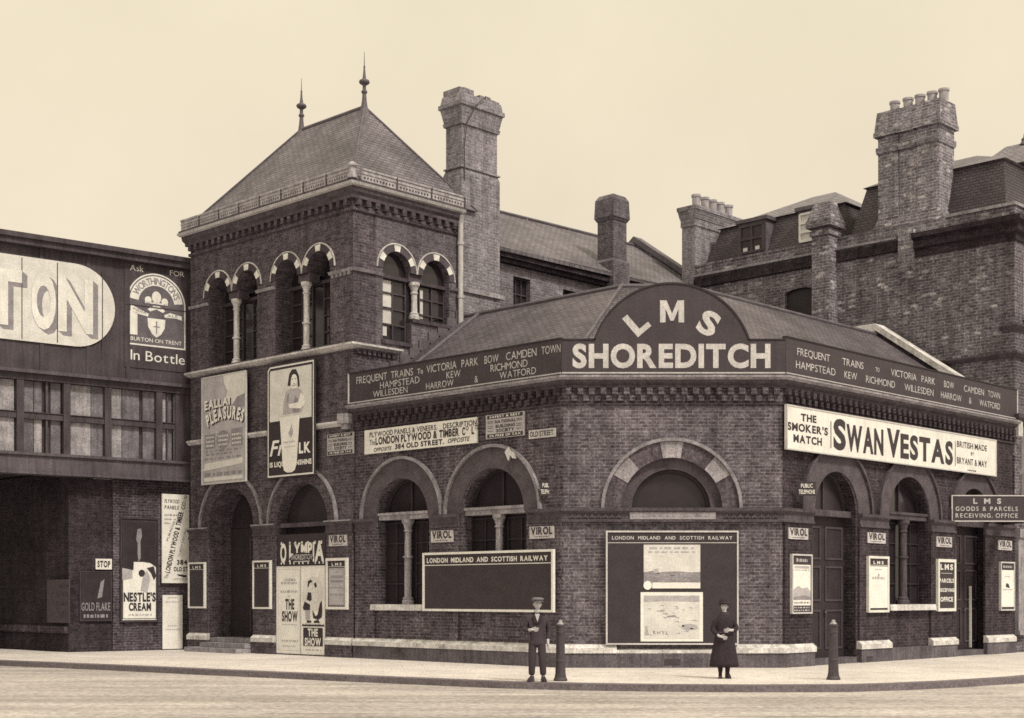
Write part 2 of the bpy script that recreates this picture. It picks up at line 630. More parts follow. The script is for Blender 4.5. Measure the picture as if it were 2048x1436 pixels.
class Layer:
    """one colour of paint or print on a flat board"""
    def __init__(self, board, lift):
        self.b, self.mb, self.o, self.words = board, MB(), board.face + lift, []
    def _pt(self, u, v):
        b = self.b
        return (b.s0 + u * (b.s1 - b.s0), b.z0 + v * (b.z1 - b.z0))
    def text(self, s, u0, u1, v0, v1, w='b', gap=.09, space=.30, slant=0.0, rise=0.0, taper=None):
        lay, wid = layout(s, w, gap, space)
        a0, c0 = self._pt(u0, v0)
        a1, c1 = self._pt(u1, v1)
        kx, kz = (a1 - a0) / wid, (c1 - c0) / CAP
        for vs, fs, x, wd in lay:
            pts = []
            for px, py in vs:
                fx = (x + px) / wid
                kk = kz
                yb = 0
                if taper:                       # letters grow or shrink along the line
                    kk = kz * taper(fx)
                pts.append(self.b.pl.p(a0 + (x + px) * kx + slant * py * kz, self.o, c0 + py * kk + yb + rise * (a1 - a0) * fx))
            self.mb.add(pts, fs)
        return self
    def line(self, s, p0, p1, h, w='b', gap=.09, space=.30):
        """text along a straight line from p0 to p1 (board fractions); h = letter height in metres"""
        lay, wid = layout(s, w, gap, space)
        A, B = Vector(self._pt(*p0)), Vector(self._pt(*p1))
        d = B - A
        k = d.length / wid
        d.normalize()
        n = Vector((-d.y, d.x))
        for vs, fs, x, wd in lay:
            self.mb.add([self.b.pl.p(*(lambda q: (q.x, self.o, q.y))(A + d * ((x + px) * k) + n * (py * h / CAP))) for px, py in vs], fs)
        return self
    def arc(self, s, u, v, r, a0, a1, h, w='b', wide=1.0):
        """letters standing on an arc of radius r metres round (u, v); angles in degrees, left to right"""
        cs, cz = self._pt(u, v)
        lay, wid = layout(s, w)
        for vs, fs, x, wd in lay:
            a = R(a0 + (a1 - a0) * (x + wd / 2) / wid)
            er = Vector((math.cos(a), math.sin(a)))
            et = Vector((er.y, -er.x))
            k = h / CAP
            self.mb.add([self.b.pl.p(*(lambda q: (q.x, self.o, q.y))(Vector((cs, cz)) + er * (r + py * k) + et * ((px - wd / 2) * k * wide))) for px, py in vs], fs)
        return self
    def rect(self, u0, u1, v0, v1):
        a0, c0 = self._pt(u0, v0); a1, c1 = self._pt(u1, v1)
        self.mb.flat(self.b.pl, rect_loop(a0, a1, c0, c1), (), self.o)
        return self
    def frame(self, u0, u1, v0, v1, t):
        """outline t metres wide"""
        a0, c0 = self._pt(u0, v0); a1, c1 = self._pt(u1, v1)
        self.mb.flat(self.b.pl, rect_loop(a0, a1, c0, c1), [rect_loop(a0 + t, a1 - t, c0 + t, c1 - t)], self.o)
        return self
    def poly(self, pts, holes=()):
        self.mb.flat(self.b.pl, [self._pt(*p) for p in pts], [[self._pt(*p) for p in h] for h in holes], self.o)
        return self
    def ell(self, u, v, ru, rv, n=20, a0=0, a1=360):
        return self.poly([(u + ru * math.cos(R(a0 + (a1 - a0) * i / n)), v + rv * math.sin(R(a0 + (a1 - a0) * i / n))) for i in range(n if a1 - a0 == 360 else n + 1)])
    def scribble(self, u0, u1, v0, v1, seed=1, fill=.7):
        """a line of print too small to read: word-length strokes"""
        rnd = random.Random(seed)
        u = u0
        while u < u1 - .005:
            w = min(u1 - u, (u1 - u0) * rnd.uniform(.06, .2))
            h = (v1 - v0) * rnd.uniform(.75, 1)
            self.rect(u, u + w * .86, v0, v0 + h)
            u += w + (u1 - u0) * .035
        return self
    def done(self, name, mat, parent=None):
        for q in self.words:
            q.done(name, mat, parent)
        if self.mb.v:
            return self.mb.build(name, mat, parent or self.b.root)

class Board:
    """a flat sign: board, optional raised frame, printed layers"""
    def __init__(self, name, label, cat, pl, s0, s1, z0, z1, o0=.0, th=.03, mat='enamel_white', frame=None, group=None, outline=None, part='board'):
        self.pl, self.s0, self.s1, self.z0, self.z1 = pl, s0, s1, z0, z1
        self.root = empty(name, pl.p((s0 + s1) / 2, o0, z0), label, cat, group)
        self.face = o0 + th
        mb = MB()
        if outline: mb.poly(pl, outline, (), o0, self.face)
        else: mb.box(pl, s0, s1, z0, z1, o0, self.face)
        self.board = mb.build(part, mat, self.root)
        if frame:
            t, m, pr = frame
            f = MB()
            f.box(pl, s0 - t, s1 + t, z0 - t, z0, o0, self.face + pr)
            f.box(pl, s0 - t, s1 + t, z1, z1 + t, o0, self.face + pr)
            f.box(pl, s0 - t, s0, z0 + .0005, z1 - .0005, o0, self.face + pr - .001)
            f.box(pl, s1, s1 + t, z0 + .0005, z1 - .0005, o0, self.face + pr - .001)
            f.build('frame', m, self.root)
    def layer(self, lift=.004):
        return Layer(self, lift)
# ================================================================== ground
road = MB()
road.box(Plane(0, 60, 1, 0), -260, 260, -.6, -.13, -400, 110)
tag(road.build('road', 'road'), kind='structure')
KERB = [(-60, 76), (-34, 53.5), (-20, 41.6), (-12.9, 36.15), (-9.78, 34.07), (-6.96, 32.0), (-3.34, 29.45), (-.23, 27.35), (1.3, 26.75), (2.7, 26.42), (4.4, 26.25),
        (6.16, 26.32), (7.4, 26.85), (8.6, 27.6), (10.3, 28.95), (22, 41.0), (50, 70)]
KERB_IN = [mitre(KERB, i, -.34) for i in range(len(KERB))]
def slab(edge, z0, z1, close):
    mb = MB()
    loop = [Vector((x, y, 0)) for x, y in edge + close]
    tri = tessellate_polygon([loop])
    n = len(loop)
    mb.add([Vector((p.x, p.y, z1)) for p in loop] + [Vector((p.x, p.y, z0)) for p in loop],
           [tuple(t) for t in tri] + [tuple(i + n for i in t) for t in tri] + [(i, (i + 1) % n, (i + 1) % n + n, i + n) for i in range(n)])
    return mb
tag(slab(KERB_IN, -.4, 0, [(60, 120), (-90, 120)]).build('pavement', 'pavement'), kind='structure')
tag(slab(KERB, -.4, -.006, list(reversed(KERB_IN))).build('kerb', 'kerb_stone'), kind='structure')

# ================================================================== station hall on the corner
A, B = PL.xy(0), PR.xy(0)
hall = empty('station_hall', (A[0], A[1], 0), 'low brick corner building with grey slate hipped roof, round arches and a white plinth', 'station')
H = hall
def lpath(*s): return [PL.xy(q) for q in s]

w = MB(); w.poly(PL, rect_loop(-7.37, 0, 0, 6.65), [arch_loop(-5.5, 1.0, 3.62, 1.38), arch_loop(-2.22, 1.06, 3.62, 1.38)], -.45, 0)
w.build('wall', 'brick_wing', H)
def semi(c, r, z, n=24): return [(c + r * math.cos(math.pi * i / n), z + r * math.sin(math.pi * i / n)) for i in range(n + 1)]
w = MB(); w.poly(PC, rect_loop(0, 4.983, 0, 6.65), [semi(2.46, 1.15, 3.62)], -.45, 0)
w.build('wall', 'brick_centre', H)
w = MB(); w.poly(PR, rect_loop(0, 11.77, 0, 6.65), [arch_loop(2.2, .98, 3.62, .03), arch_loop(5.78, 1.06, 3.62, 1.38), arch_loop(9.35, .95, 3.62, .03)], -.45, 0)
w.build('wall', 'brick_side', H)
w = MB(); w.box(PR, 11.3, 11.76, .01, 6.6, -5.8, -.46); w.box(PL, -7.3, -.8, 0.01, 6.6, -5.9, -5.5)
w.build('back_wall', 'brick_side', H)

def arch(pl, c, r, Ro, zs, parent, o=0.0, am='archivolt', hm='hood_stone', vm=None, vang=(40, 90, 140), hood_o=.09, stilt=0.0, hood_w=.075, vr=None, vw=10):
    a = MB(); a.ring(pl, c, zs, r, Ro - hood_w, o - .05, o + .022, n=30, stilt=stilt)
    ob = a.build('arch', am, parent)
    h = MB(); h.ring(pl, c, zs, Ro - hood_w, Ro, o - .03, o + hood_o, n=34, stilt=stilt)
    h.build('hood_mould', hm, ob)
    if vm:
        for an in vang:
            v = MB(); v.ring(pl, c, zs, r + .005, (vr or Ro - hood_w) - .01, o, o + .034, an - vw, an + vw, n=4)
            v.build('voussoir', vm, ob)
    return ob

arch(PL, -5.53, 1.0, 1.56, 3.62, H, am='archivolt')
arch(PL, -2.28, 1.06, 1.63, 3.62, H, am='archivolt')
arch(PC, 2.46, 1.15, 1.61, 3.62, H, am='brick_arch', vm='stone', vang=(40, 90, 140), hm='hood_stone')
rr = MB(); rr.ring(PC, 2.46, 3.622, .9, 1.15, -.3, -.12, n=28); rr.build('inner_arch', 'archivolt', H)
arch(PR, 2.3, .98, 1.6, 3.62, H, am='archivolt', hm='stone_dark')
arch(PR, 5.81, 1.06, 1.62, 3.62, H, am='archivolt', hm='stone_dark')
arch(PR, 9.4, .95, 1.5, 3.62, H, am='archivolt', hm='stone_dark', vm='stone', vang=(22,))

IMP = [(0, 3.31), (.10, 3.31), (.10, 3.36), (.075, 3.38), (.075, 3.50), (.15, 3.56), (.15, 3.63), (0, 3.63)]
def impost(path, parent, mat='stone'):
    MB().sweep(path, IMP).build('impost_band', mat, parent)
PLI = [(0, .33), (.15, .33), (.15, .45), (.05, .53), (0, .53)]
BAS = [(0, 0), (.12, 0), (.12, .329), (0, .329)]
PIL = [(0, .531), (.06, .531), (.06, 3.309), (0, 3.309)]
def pier(path, parent, wall, plinth=True, imp='stone_dark', pw='plinth_white', base='plinth_grey'):
    MB().sweep(path, PIL).build('pilaster', wall, parent)
    if imp: impost(path, parent, imp)
    if plinth:
        MB().sweep(path, PLI).build('plinth', pw, parent)
        MB().sweep(path, BAS).build('plinth_base', base, parent)
pier(lpath(-7.3, -6.52), H, 'brick_wing', plinth=False)
pier(lpath(-4.36, -3.4), H, 'brick_wing', plinth=False)
pier(lpath(-1.05, 0), H, 'brick_wing', plinth=False, imp=None)
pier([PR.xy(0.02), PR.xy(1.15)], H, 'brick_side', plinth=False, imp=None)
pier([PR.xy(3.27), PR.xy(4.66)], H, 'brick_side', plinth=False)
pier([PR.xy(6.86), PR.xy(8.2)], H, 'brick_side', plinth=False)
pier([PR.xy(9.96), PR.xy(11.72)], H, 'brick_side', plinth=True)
impost([PL.xy(-1.07), A, B, PR.xy(1.2)], H, 'stone_dark')
MB().sweep(lpath(-7.3, -4.62) + [PL.xy(-.3), A, (A[0] + 1.2, A[1])], PLI).build('plinth', 'plinth_white', H)
MB().sweep([(A[0] + 1.2, A[1]), (A[0] + 3.6, A[1])], [(0, .33), (.12, .33), (.12, .40), (.05, .43), (0, .43)]).build('plinth', 'plinth_white', H)
MB().sweep([(A[0] + 3.6, A[1]), B, PR.xy(1.2)], PLI).build('plinth', 'plinth_white', H)
MB().sweep([PL.xy(-7.3), A, B, PR.xy(1.18)], BAS).build('plinth_base', 'plinth_grey', H)
MB().sweep([PR.xy(3.22), PR.xy(4.7)], PLI).build('plinth', 'plinth_white', H)
MB().sweep([PR.xy(6.82), PR.xy(8.22)], PLI).build('plinth', 'plinth_white', H)
MB().sweep([PR.xy(3.27), PR.xy(8.2)], BAS).build('plinth_base', 'plinth_grey', H)
g = MB(); g.box(PC, 2.28, 2.64, .06, .2, .1, .126); g.build('air_vent', 'iron_black', H)
g = MB(); g.box(PR, 3.5, 3.78, .03, .15, .1, .126); g.build('air_vent', 'stone_dark', H)

# carved foliage on the chamfer's impost band and the worn lettered lintel between
c = MB()
for s0, s1 in ((.12, 1.32), (3.62, 4.88)):
    k = int((s1 - s0) / .15)
    for i in range(k):
        x = s0 + (i + .5) * (s1 - s0) / k
        c.ring(PC, x, 3.40, .03, .062, .06, .112, 0, 180, n=6)
        c.box(PC, x - .012, x + .012, 3.40, 3.5, .06, .105)
c.build('carving', 'archivolt', H)
lb = Board('lintel', None, None, PC, 1.5, 3.45, 3.37, 3.57, .076, .03, 'paint_mid')
lb.root.parent = H; lb.root.location = WL['lintel'] - WL[H.name]
l = lb.layer(.003); l.scribble(.12, .9, .3, .75, 4); l.done('worn_lettering', 'stone')

# cornice, corbel table
CORN = [(0, 6.36), (.06, 6.36), (.06, 6.42), (.15, 6.48), (.15, 6.53), (.23, 6.58), (.23, 6.655), (0, 6.655)]
HP = [PL.xy(-7.5), A, B, PR.xy(11.85)]
MB().sweep(HP, CORN).build('cornice', 'stone_dark', H)
MB().sweep(HP, [(.15, 6.531), (.165, 6.531), (.236, 6.582), (.236, 6.62), (.231, 6.62), (.231, 6.581)]).build('cornice_lit_edge', 'stone', H)  # thin paler skin that paints the lit line along the cornice edge
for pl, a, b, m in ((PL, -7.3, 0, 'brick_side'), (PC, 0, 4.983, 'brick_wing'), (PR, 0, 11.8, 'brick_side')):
    mb = MB()
    n = int((b - a) / .26)
    st = (b - a) / n
    for i in range(n):
        x = a + i * st + .05
        mb.box(pl, x, x + .13, 6.2, 6.358, -.01, .13)
        if i < n - 1: mb.box(pl, x + st / 2, x + st / 2 + .13, 6.06, 6.19, -.01, .075)
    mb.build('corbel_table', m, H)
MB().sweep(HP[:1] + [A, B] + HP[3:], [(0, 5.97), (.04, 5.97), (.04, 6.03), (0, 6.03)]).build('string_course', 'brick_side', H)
c = MB(); c.box(PL, -7.75, -7.4, 6.16, 6.42, .07, .3); c.box(PL, -7.7, -7.45, 6.02, 6.155, .07, .2); c.build('cornice_stop', 'stone', H)
c = MB(); c.box(PR, 11.78, 12.05, 6.2, 6.62, -.2, .18); c.build('cornice_stop', 'stone_white', H)

# windows and doors
def bars(pl, s0, s1, z0, z1, o, nx, nz, t=.035, d=.04):
    mb = MB()
    for i in range(nx + 1):
        x = s0 + (s1 - s0) * i / nx
        mb.box(pl, x - t / 2, x + t / 2, z0, z1, o, o + d)
    for j in range(nz + 1):
        z = z0 + (z1 - z0) * j / nz
        mb.box(pl, s0, s1, z - t / 2, z + t / 2, o + .001, o + d + .002)
    return mb
def column(pl, s, o, z0, z1, r, mid=None):
    c = pl.p(s, o, z0)
    h = z1 - z0
    prof = [(r * 1.7, 0), (r * 1.7, .10), (r * 1.35, .13), (r * 1.5, .17), (r * 1.1, .20), (r, .22)]
    if mid: prof += [(r, mid - z0 - .03), (r * 1.4, mid - z0 - .02), (r * 1.4, mid - z0 + .02), (r * .97, mid - z0 + .03)]
    prof += [(r * .92, h - .32), (r * 1.2, h - .31), (r * 1.2, h - .28), (r * .95, h - .26), (r * 1.3, h - .14), (r * 1.75, h - .08), (r * 1.75, h)]
    return MB().lathe(c, prof, 16)
def hall_window(pl, c, r, stone='stone'):
    g = MB(); g.poly(pl, arch_loop(c, r + .05, 3.62, 1.36), (), -.36, -.33)
    win = g.build('window', 'glass_dark', H)
    f = bars(pl, c - r, c - .16, 1.42, 3.5, -.33, 2, 4); f.build('frame', 'wood_dark', win)
    f = bars(pl, c + .16, c + r, 1.42, 3.5, -.33, 2, 4); f.build('frame', 'wood_dark', win)
    f = MB(); f.ring(pl, c, 3.66, r - .1, r + .03, -.33, -.27, n=24); f.box(pl, c - .03, c + .03, 3.66, 3.62 + r, -.331, -.28); f.build('frame', 'wood_dark', win)
    t = MB(); t.box(pl, c - r - .02, c + r + .02, 3.58, 3.70, -.3, -.06); t.box(pl, c - r - .03, c + r + .03, 3.70, 3.765, -.3, -.02); t.build('transom', stone, win)
    column(pl, c, -.16, 1.4, 3.58, .095, 2.62).build('column', stone, win, smooth=False)
    s_ = MB(); s_.taper(pl, c - r - .12, c + r + .12, 1.26, 1.41, -.3, .17, 0, .03, 0); s_.build('sill', 'stone_white', win)
    return win
hall_window(PL, -5.46, 1.0)
hall_window(PL, -2.2, 1.06)
hall_window(PR, 5.78, 1.06, 'stone_dark')
g = MB(); g.poly(PC, semi(2.46, .98, 3.6), (), -.34, -.3); lun = g.build('window', 'glass_soot', H)
f = MB(); f.ring(PC, 2.46, 3.63, .82, .9, -.3, -.22, n=24); f.build('frame', 'wood_dark', lun)
def hall_door(pl, c, r, halves=2, zt=3.62):
    g = MB(); g.poly(pl, semi(c, r + .04, zt + .02), (), -.36, -.33)
    d = MB(); d.box(pl, c - r, c + r, .16, zt - .1, -.38, -.33)
    door = d.build('door', 'wood_dark', H)
    for i in range(halves):
        a = c - r + 2 * r * i / halves; b = a + 2 * r / halves
        for z0, z1 in ((.35, 1.3), (1.5, 2.35), (2.5, 3.3)):
            p = MB(); p.poly(pl, rect_loop(a + .1, b - .1, z0, z1), [rect_loop(a + .15, b - .15, z0 + .05, z1 - .05)], -.33, -.305); p.build('door_panel', 'wood_mid', door)
    h = MB(); h.lathe(pl.p(c + .07, -.28, 1.2), [(.02, 0), (.03, .03), (.02, .06)], 8); h.build('handle', 'iron_grey', door)
    fan = g.build('fanlight', 'glass_soot', H)
    f = MB(); f.ring(pl, c, zt + .06, r - .09, r + .02, -.33, -.28, n=22); f.box(pl, c - .025, c + .025, zt + .06, zt + r - .02, -.331, -.29); f.build('frame', 'wood_mid', fan)
    t = MB(); t.box(pl, c - r, c + r, zt - .09, zt + .06, -.36, -.12); t.build('transom', 'stone_dark', fan)
    return door
hall_door(PR, 2.2, .98)
hall_door(PR, 9.35, .95)
st = MB(); st.box(PR, 1.2, 3.2, .0, .15, -.44, .02); st.build('doorstep', 'plinth_grey', H)
st = MB(); st.box(PR, 8.25, 9.93, .0, .15, -.44, .02); st.build('doorstep', 'plinth_grey', H)
k = MB(); k.box(PR, 9.7, 9.73, .2, 1.9, -.3, -.24); k.build('push_rail', 'frame_white', H)

# slate roof: three slopes to a ridge, a gable coping at the right end, stepped flashing against the tower
def off(s, o): return None
EAV = [PL.xy(-7.36), A, B, PR.xy(11.5)]
def rpt(i, o, z):
    x, y = mitre(EAV, i, o)
    return Vector((x, y, z))
for i in range(3):
    r_ = MB()
    q = [rpt(i, .02, 6.70), rpt(i + 1, .02, 6.70), rpt(i + 1, -4.0, 9.52), rpt(i, -4.0, 9.52)]
    dn = Vector((0, 0, -.12))
    r_.hexa([p + dn for p in q] + q)
    r_.build('roof', 'slate_hall', H)
r_ = MB()
for i in range(3):
    q = [rpt(i, -4.0, 9.52), rpt(i + 1, -4.0, 9.52), rpt(i + 1, -5.8, 8.2), rpt(i, -5.8, 8.2)]
    r_.hexa([p + Vector((0, 0, -.12)) for p in q] + q)
r_.build('rear_roof', 'slate_hall', H)
rl = MB()
up = Vector((0, 0, .03))
rl.tube([rpt(i, -4.0, 9.54) for i in range(4)], .06)
rl.tube([rpt(1, 0, 6.74), rpt(1, -4, 9.54)], .05)
rl.tube([rpt(2, 0, 6.74), rpt(2, -4, 9.54)], .05)
rl.tube([PL.p(-6.75, -.1, 6.80), PL.p(-6.75, -3.95, 9.52)], .05)
rl.build('lead_roll', 'lead', H)
fl = MB()
for i in range(11):
    s0 = .2 + i * .35
    zz = 6.70 + s0 * .702
    fl.box(PT, s0, s0 + .37, zz + .05, zz + .36, .02, .05)
fl.build('flashing', 'lead', H)
cp = MB()
for k in range(1):
    a0, a1 = PR.p(11.05, .1, 7.0), PR.p(11.6, .1, 7.0)
    b0, b1 = PR.p(11.05, -4.0, 9.86), PR.p(11.6, -4.0, 9.86)
    th = Vector((0, 0, -.20))
    cp.hexa([a0 + th, a1 + th, b1 + th, b0 + th, a0, a1, b1, b0])
    c0, c1 = PR.p(11.05, -5.0, 9.86), PR.p(11.6, -5.0, 9.86)
    cp.hexa([b0 + th * 1.2, b1 + th * 1.2, c1 + th * 1.2, c0 + th * 1.2, b0 + Vector((0, 0, .002)), b1 + Vector((0, 0, .002)), c1, c0])
cp.build('gable_coping', 'plinth_white', H)
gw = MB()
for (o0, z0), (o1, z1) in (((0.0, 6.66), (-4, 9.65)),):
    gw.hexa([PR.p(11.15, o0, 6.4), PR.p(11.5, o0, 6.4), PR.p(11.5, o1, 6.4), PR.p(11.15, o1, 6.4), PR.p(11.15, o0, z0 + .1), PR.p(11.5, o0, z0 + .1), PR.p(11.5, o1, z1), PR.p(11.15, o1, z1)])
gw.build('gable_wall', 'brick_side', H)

# ================================================================== station tower
tw = empty('station_tower', PL.p(-11.1, 0, 0), 'square brick tower with steep slate roof, two finials and paired arched windows', 'tower')
TF = PL.at(0, .06)          # tower front plane
def pair_loop(c1, c2, r, zs, z0, z0b=None, mid=None):
    l = [(c1 - r, z0)]
    if z0b is None: l += [(c2 + r, z0)]
    else: l += [(mid, z0), (mid, z0b), (c2 + r, z0b)]
    n = 16
    l += [(c2 + r * math.cos(math.pi * i / n), zs + r * math.sin(math.pi * i / n)) for i in range(n + 1)]
    l += [(c1 + r * math.cos(math.pi * i / n), zs + r * math.sin(math.pi * i / n)) for i in range(n + 1)]
    return l
ZS = 10.43
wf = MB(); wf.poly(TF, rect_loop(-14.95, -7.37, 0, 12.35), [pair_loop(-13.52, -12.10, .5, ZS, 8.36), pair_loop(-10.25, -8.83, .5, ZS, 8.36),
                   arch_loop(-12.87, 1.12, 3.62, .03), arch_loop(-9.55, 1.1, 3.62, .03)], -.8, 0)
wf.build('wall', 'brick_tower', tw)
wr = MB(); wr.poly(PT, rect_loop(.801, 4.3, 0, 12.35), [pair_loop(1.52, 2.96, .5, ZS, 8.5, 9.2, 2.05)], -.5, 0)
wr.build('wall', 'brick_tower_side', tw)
wb = MB(); wb.box(TF, -14.94, -7.4, 0, 12.3, -4.3, -3.9); wb.box(TF, -14.95, -14.5, 0, 12.34, -3.89, -.801)
wb.build('rear_wall', 'brick_tower', tw)
for pl, cs in ((TF, (-13.52, -12.10)), (TF, (-10.25, -8.83)), (PT, (1.52, 2.96))):
    for c in cs:
        arch(pl, c, .5, .725, ZS, tw, am='archivolt_dark' if pl is TF else 'archivolt', hm='stone_white', vm='voussoir_white', vang=(30, 90, 150), hood_o=.035, hood_w=.034, stilt=0, vr=.68)
    m_ = sum(cs) / 2
    # deep glazing
    g = MB(); g.poly(pl, pair_loop(cs[0], cs[1], .52, ZS, 8.34 if pl is TF else 8.48), (), -.62 if pl is TF else -.24, -.6 if pl is TF else -.22)
    win = g.build('window', 'glass_dark', tw)
    og = -.6 if pl is TF else -.22
    z0 = 8.4 if pl is TF else 8.55
    for c in cs:
        f = bars(pl, c - .46, c + .46, z0, 10.25, og, 2, 4, .04, .05); f.build('frame', 'wood_mid', win)
    zc0 = 8.30 if pl is TF else 9.2
    column(pl, m_, -.15 if pl is TF else -.1, zc0, 10.22, .088, 9.1 if pl is TF else None).build('column', 'stone_white', win)
    t = MB(); t.box(pl, m_ - .24, m_ + .24, 10.221, 10.44, -.42, -.06); t.build('capital_block', 'archivolt', win)
    tr = MB(); tr.box(pl, cs[0] - .49, cs[1] + .49, 10.2, 10.29, og, og + .12); tr.build('transom', 'wood_mid', win)
    if pl is PT:
        for a, b, c, d in ((1.08, 1.52, 9.45, 10.17), (1.08, 1.50, 8.95, 9.40), (1.08, 1.34, 8.66, 8.92), (2.5, 2.66, 9.3, 10.1)):
            bl = MB(); bl.box(pl, a, b, c, d, og + .002, og + .012); bl.build('pale_glazing', 'pale_glazing', win)  # pale patches painting the sky's reflection on the glass
    sl = MB()
    if pl is PT: sl.box(PT, 2.05, 3.55, 9.1, 9.2, -.3, .06); sl.box(PT, .95, 2.04, 8.4, 8.5, -.3, .06)
    if pl is PT: sl.build('sill', 'stone_dark', win)
STR = [(0, 10.19), (.06, 10.19), (.10, 10.26), (0, 10.28)]
cor = PT.xy(0)
def tfp(*s): return [TF.xy(q) for q in s]
for path in (tfp(-14.95, -14.03), tfp(-11.59, -10.76), tfp(-8.32) + [cor, PT.xy(1.0)], [PT.xy(3.47), PT.xy(3.9)]):
    MB().sweep(path, STR).build('impost_string', 'stone', tw)
dn = MB()
for i in range(5):
    dn.box(TF, -8.22 + i * .17, -8.13 + i * .17, 10.10, 10.188, -.01, .06)
dn.build('dentils', 'stone', tw)
MB().sweep(tfp(-14.97) + [cor, PT.xy(1.56)], [(0, 8.14), (.10, 8.16), (.22, 8.22), (.22, 8.27), (0, 8.32)]).build('string_course', 'stone_white', tw)
dn = MB()
for i in range(8): dn.box(PT, .1 + i * .17, .2 + i * .17, 8.02, 8.138, -.01, .09)
dn.build('dentils', 'brick_tower', tw)
MB().sweep(tfp(-14.97, -7.62), [(0, 6.12), (.05, 6.12), (.14, 6.2), (.14, 6.24), (0, 6.28)]).build('string_course', 'stone_white', tw)
for c, ro in ((-12.87, 1.55), (-9.53, 1.54)):
    arch(TF, c, 1.11, ro, 3.62, tw, am='brick_tower', hm='hood_stone', hood_o=.09, hood_w=.06)
def tpier(a, b, plinth=True):
    p = tfp(a, b)
    MB().sweep(p, PIL).build('pilaster', 'brick_tower', tw)
    MB().sweep(p, IMP).build('impost_band', 'stone_dark', tw)
    MB().sweep(p, [(.1505, 3.60), (.156, 3.60), (.156, 3.636), (0, 3.636), (0, 3.631), (.1505, 3.631)]).build('impost_fillet', 'stone', tw)
    if plinth:
        MB().sweep(p, PLI).build('plinth', 'plinth_white', tw)
        MB().sweep(p, BAS).build('plinth_base', 'brick_tower', tw)
tpier(-14.95, -13.95); tpier(-11.72, -10.68); tpier(-8.43, -7.35)
# door up three steps in the left bay, boarded leaves in the right bay
d = MB(); d.box(TF, -13.99, -11.75, .42, 3.62, -.86, -.78); door = d.build('door', 'wood_dark', tw)
for a in (-13.0, -12.35):
    for z0, z1 in ((.6, 1.5), (1.65, 2.4), (2.55, 3.3)):
        p = MB(); p.poly(TF, rect_loop(a, a + .55, z0, z1), [rect_loop(a + .05, a + .5, z0 + .05, z1 - .05)], -.78, -.755); p.build('door_panel', 'wood_mid', door)
h = MB(); h.lathe(TF.p(-12.4, -.73, 1.3), [(.02, 0), (.03, .03), (.02, .06)], 8); h.build('handle', 'iron_grey', door)
f = MB(); f.poly(TF, semi(-12.87, 1.13, 3.63), (), -.86, -.8); f.build('fanlight', 'glass_soot', tw)
for z, o, a in ((.13, .62, -14.35), (.27, .32, -14.0), (.41, .02, -13.9)):
    s_ = MB(); s_.box(TF, a, -11.75, z - .13 + .001, z, -.8, o); s_.build('step', 'stone', tw)
d = MB(); d.box(TF, -10.66, -8.44, .05, 3.6, -.4, -.3); d.build('door', 'wood_dark', tw)
f = MB(); f.poly(TF, semi(-9.55, 1.12, 3.63), (), -.4, -.33); f.build('fanlight', 'glass_soot', tw)
t = MB(); t.box(TF, -10.65, -8.45, 3.52, 3.64, -.4, -.05); t.build('transom', 'stone_dark', tw)

# eaves: corbels, gutter, pierced cresting
TP = [TF.xy(-14.95, -3.5), TF.xy(-14.95), cor, PT.xy(3.86)]
MB().sweep(TP, [(0, 11.78), (.05, 11.78), (.05, 11.86), (0, 11.87)]).build('string_course', 'brick_tower', tw)
MB().sweep(TP, [(0, 12.08), (.12, 12.08), (.12, 12.16), (.18, 12.24), (.20, 12.355), (0, 12.358)]).build('cornice', 'stone_dark', tw)
MB().sweep(TP, [(0, 12.36), (.21, 12.36), (.27, 12.39), (.30, 12.46), (.27, 12.47), (0, 12.45)]).build('gutter', 'gutter_white', tw)
MB().sweep(TP, [(.08, 12.471), (.26, 12.471), (.26, 12.53), (.08, 12.53)]).build('blocking_course', 'stone_dark', tw)
for pl, a, b in ((TF, -14.95, -7.37), (PT, 0, 3.8)):
    mb = MB(); n = int((b - a) / .3)
    for i in range(n):
        x = a + .05 + i * (b - a) / n
        mb.box(pl, x, x + .14, 11.92, 12.079, -.01, .13)
    mb.build('corbel_table', 'brick_tower', tw)
def cresting(pl, o, a, b, n):
    st = (b - a) / n
    for i in range(n):
        x0, x1 = a + i * st + .03, a + (i + 1) * st - .03
        k = max(4, int((x1 - x0) / .115))
        holes = []
        for j in range(k):
            cx = x0 + .06 + (x1 - x0 - .12) * (j + .5) / k
            holes.append([(cx + .032 * math.cos(q * math.pi / 4), 12.605 + .04 * math.sin(q * math.pi / 4)) for q in range(8)])
        mb = MB(); mb.poly(pl, rect_loop(x0, x1, 12.532, 12.80), holes, o - .05, o)
        mb.box(pl, x0, x1, 12.801, 12.85, o - .07, o + .025)
        mb.box(pl, x0, x1, 12.70, 12.735, o + .0005, o + .02)
        mb.build('cresting', 'terracotta', tw)
        p = MB(); p.box(pl, x1, x1 + .06, 12.532, 12.84, o - .06, o + .01); p.build('cresting_post', 'stone_dark', tw)
cresting(TF, .24, -15.13, -7.2, 8)
cresting(PT, .24, .05, 3.84, 3)
c = MB(); c.lathe(cor3 if False else Vector((*mitre(TP, 2, .20), 12.532)), [(.13, 0), (.13, .08), (.09, .11), (.09, .28), (.14, .31), (.14, .36), (.05, .42)], 12); c.build('corner_post', 'terracotta', tw)
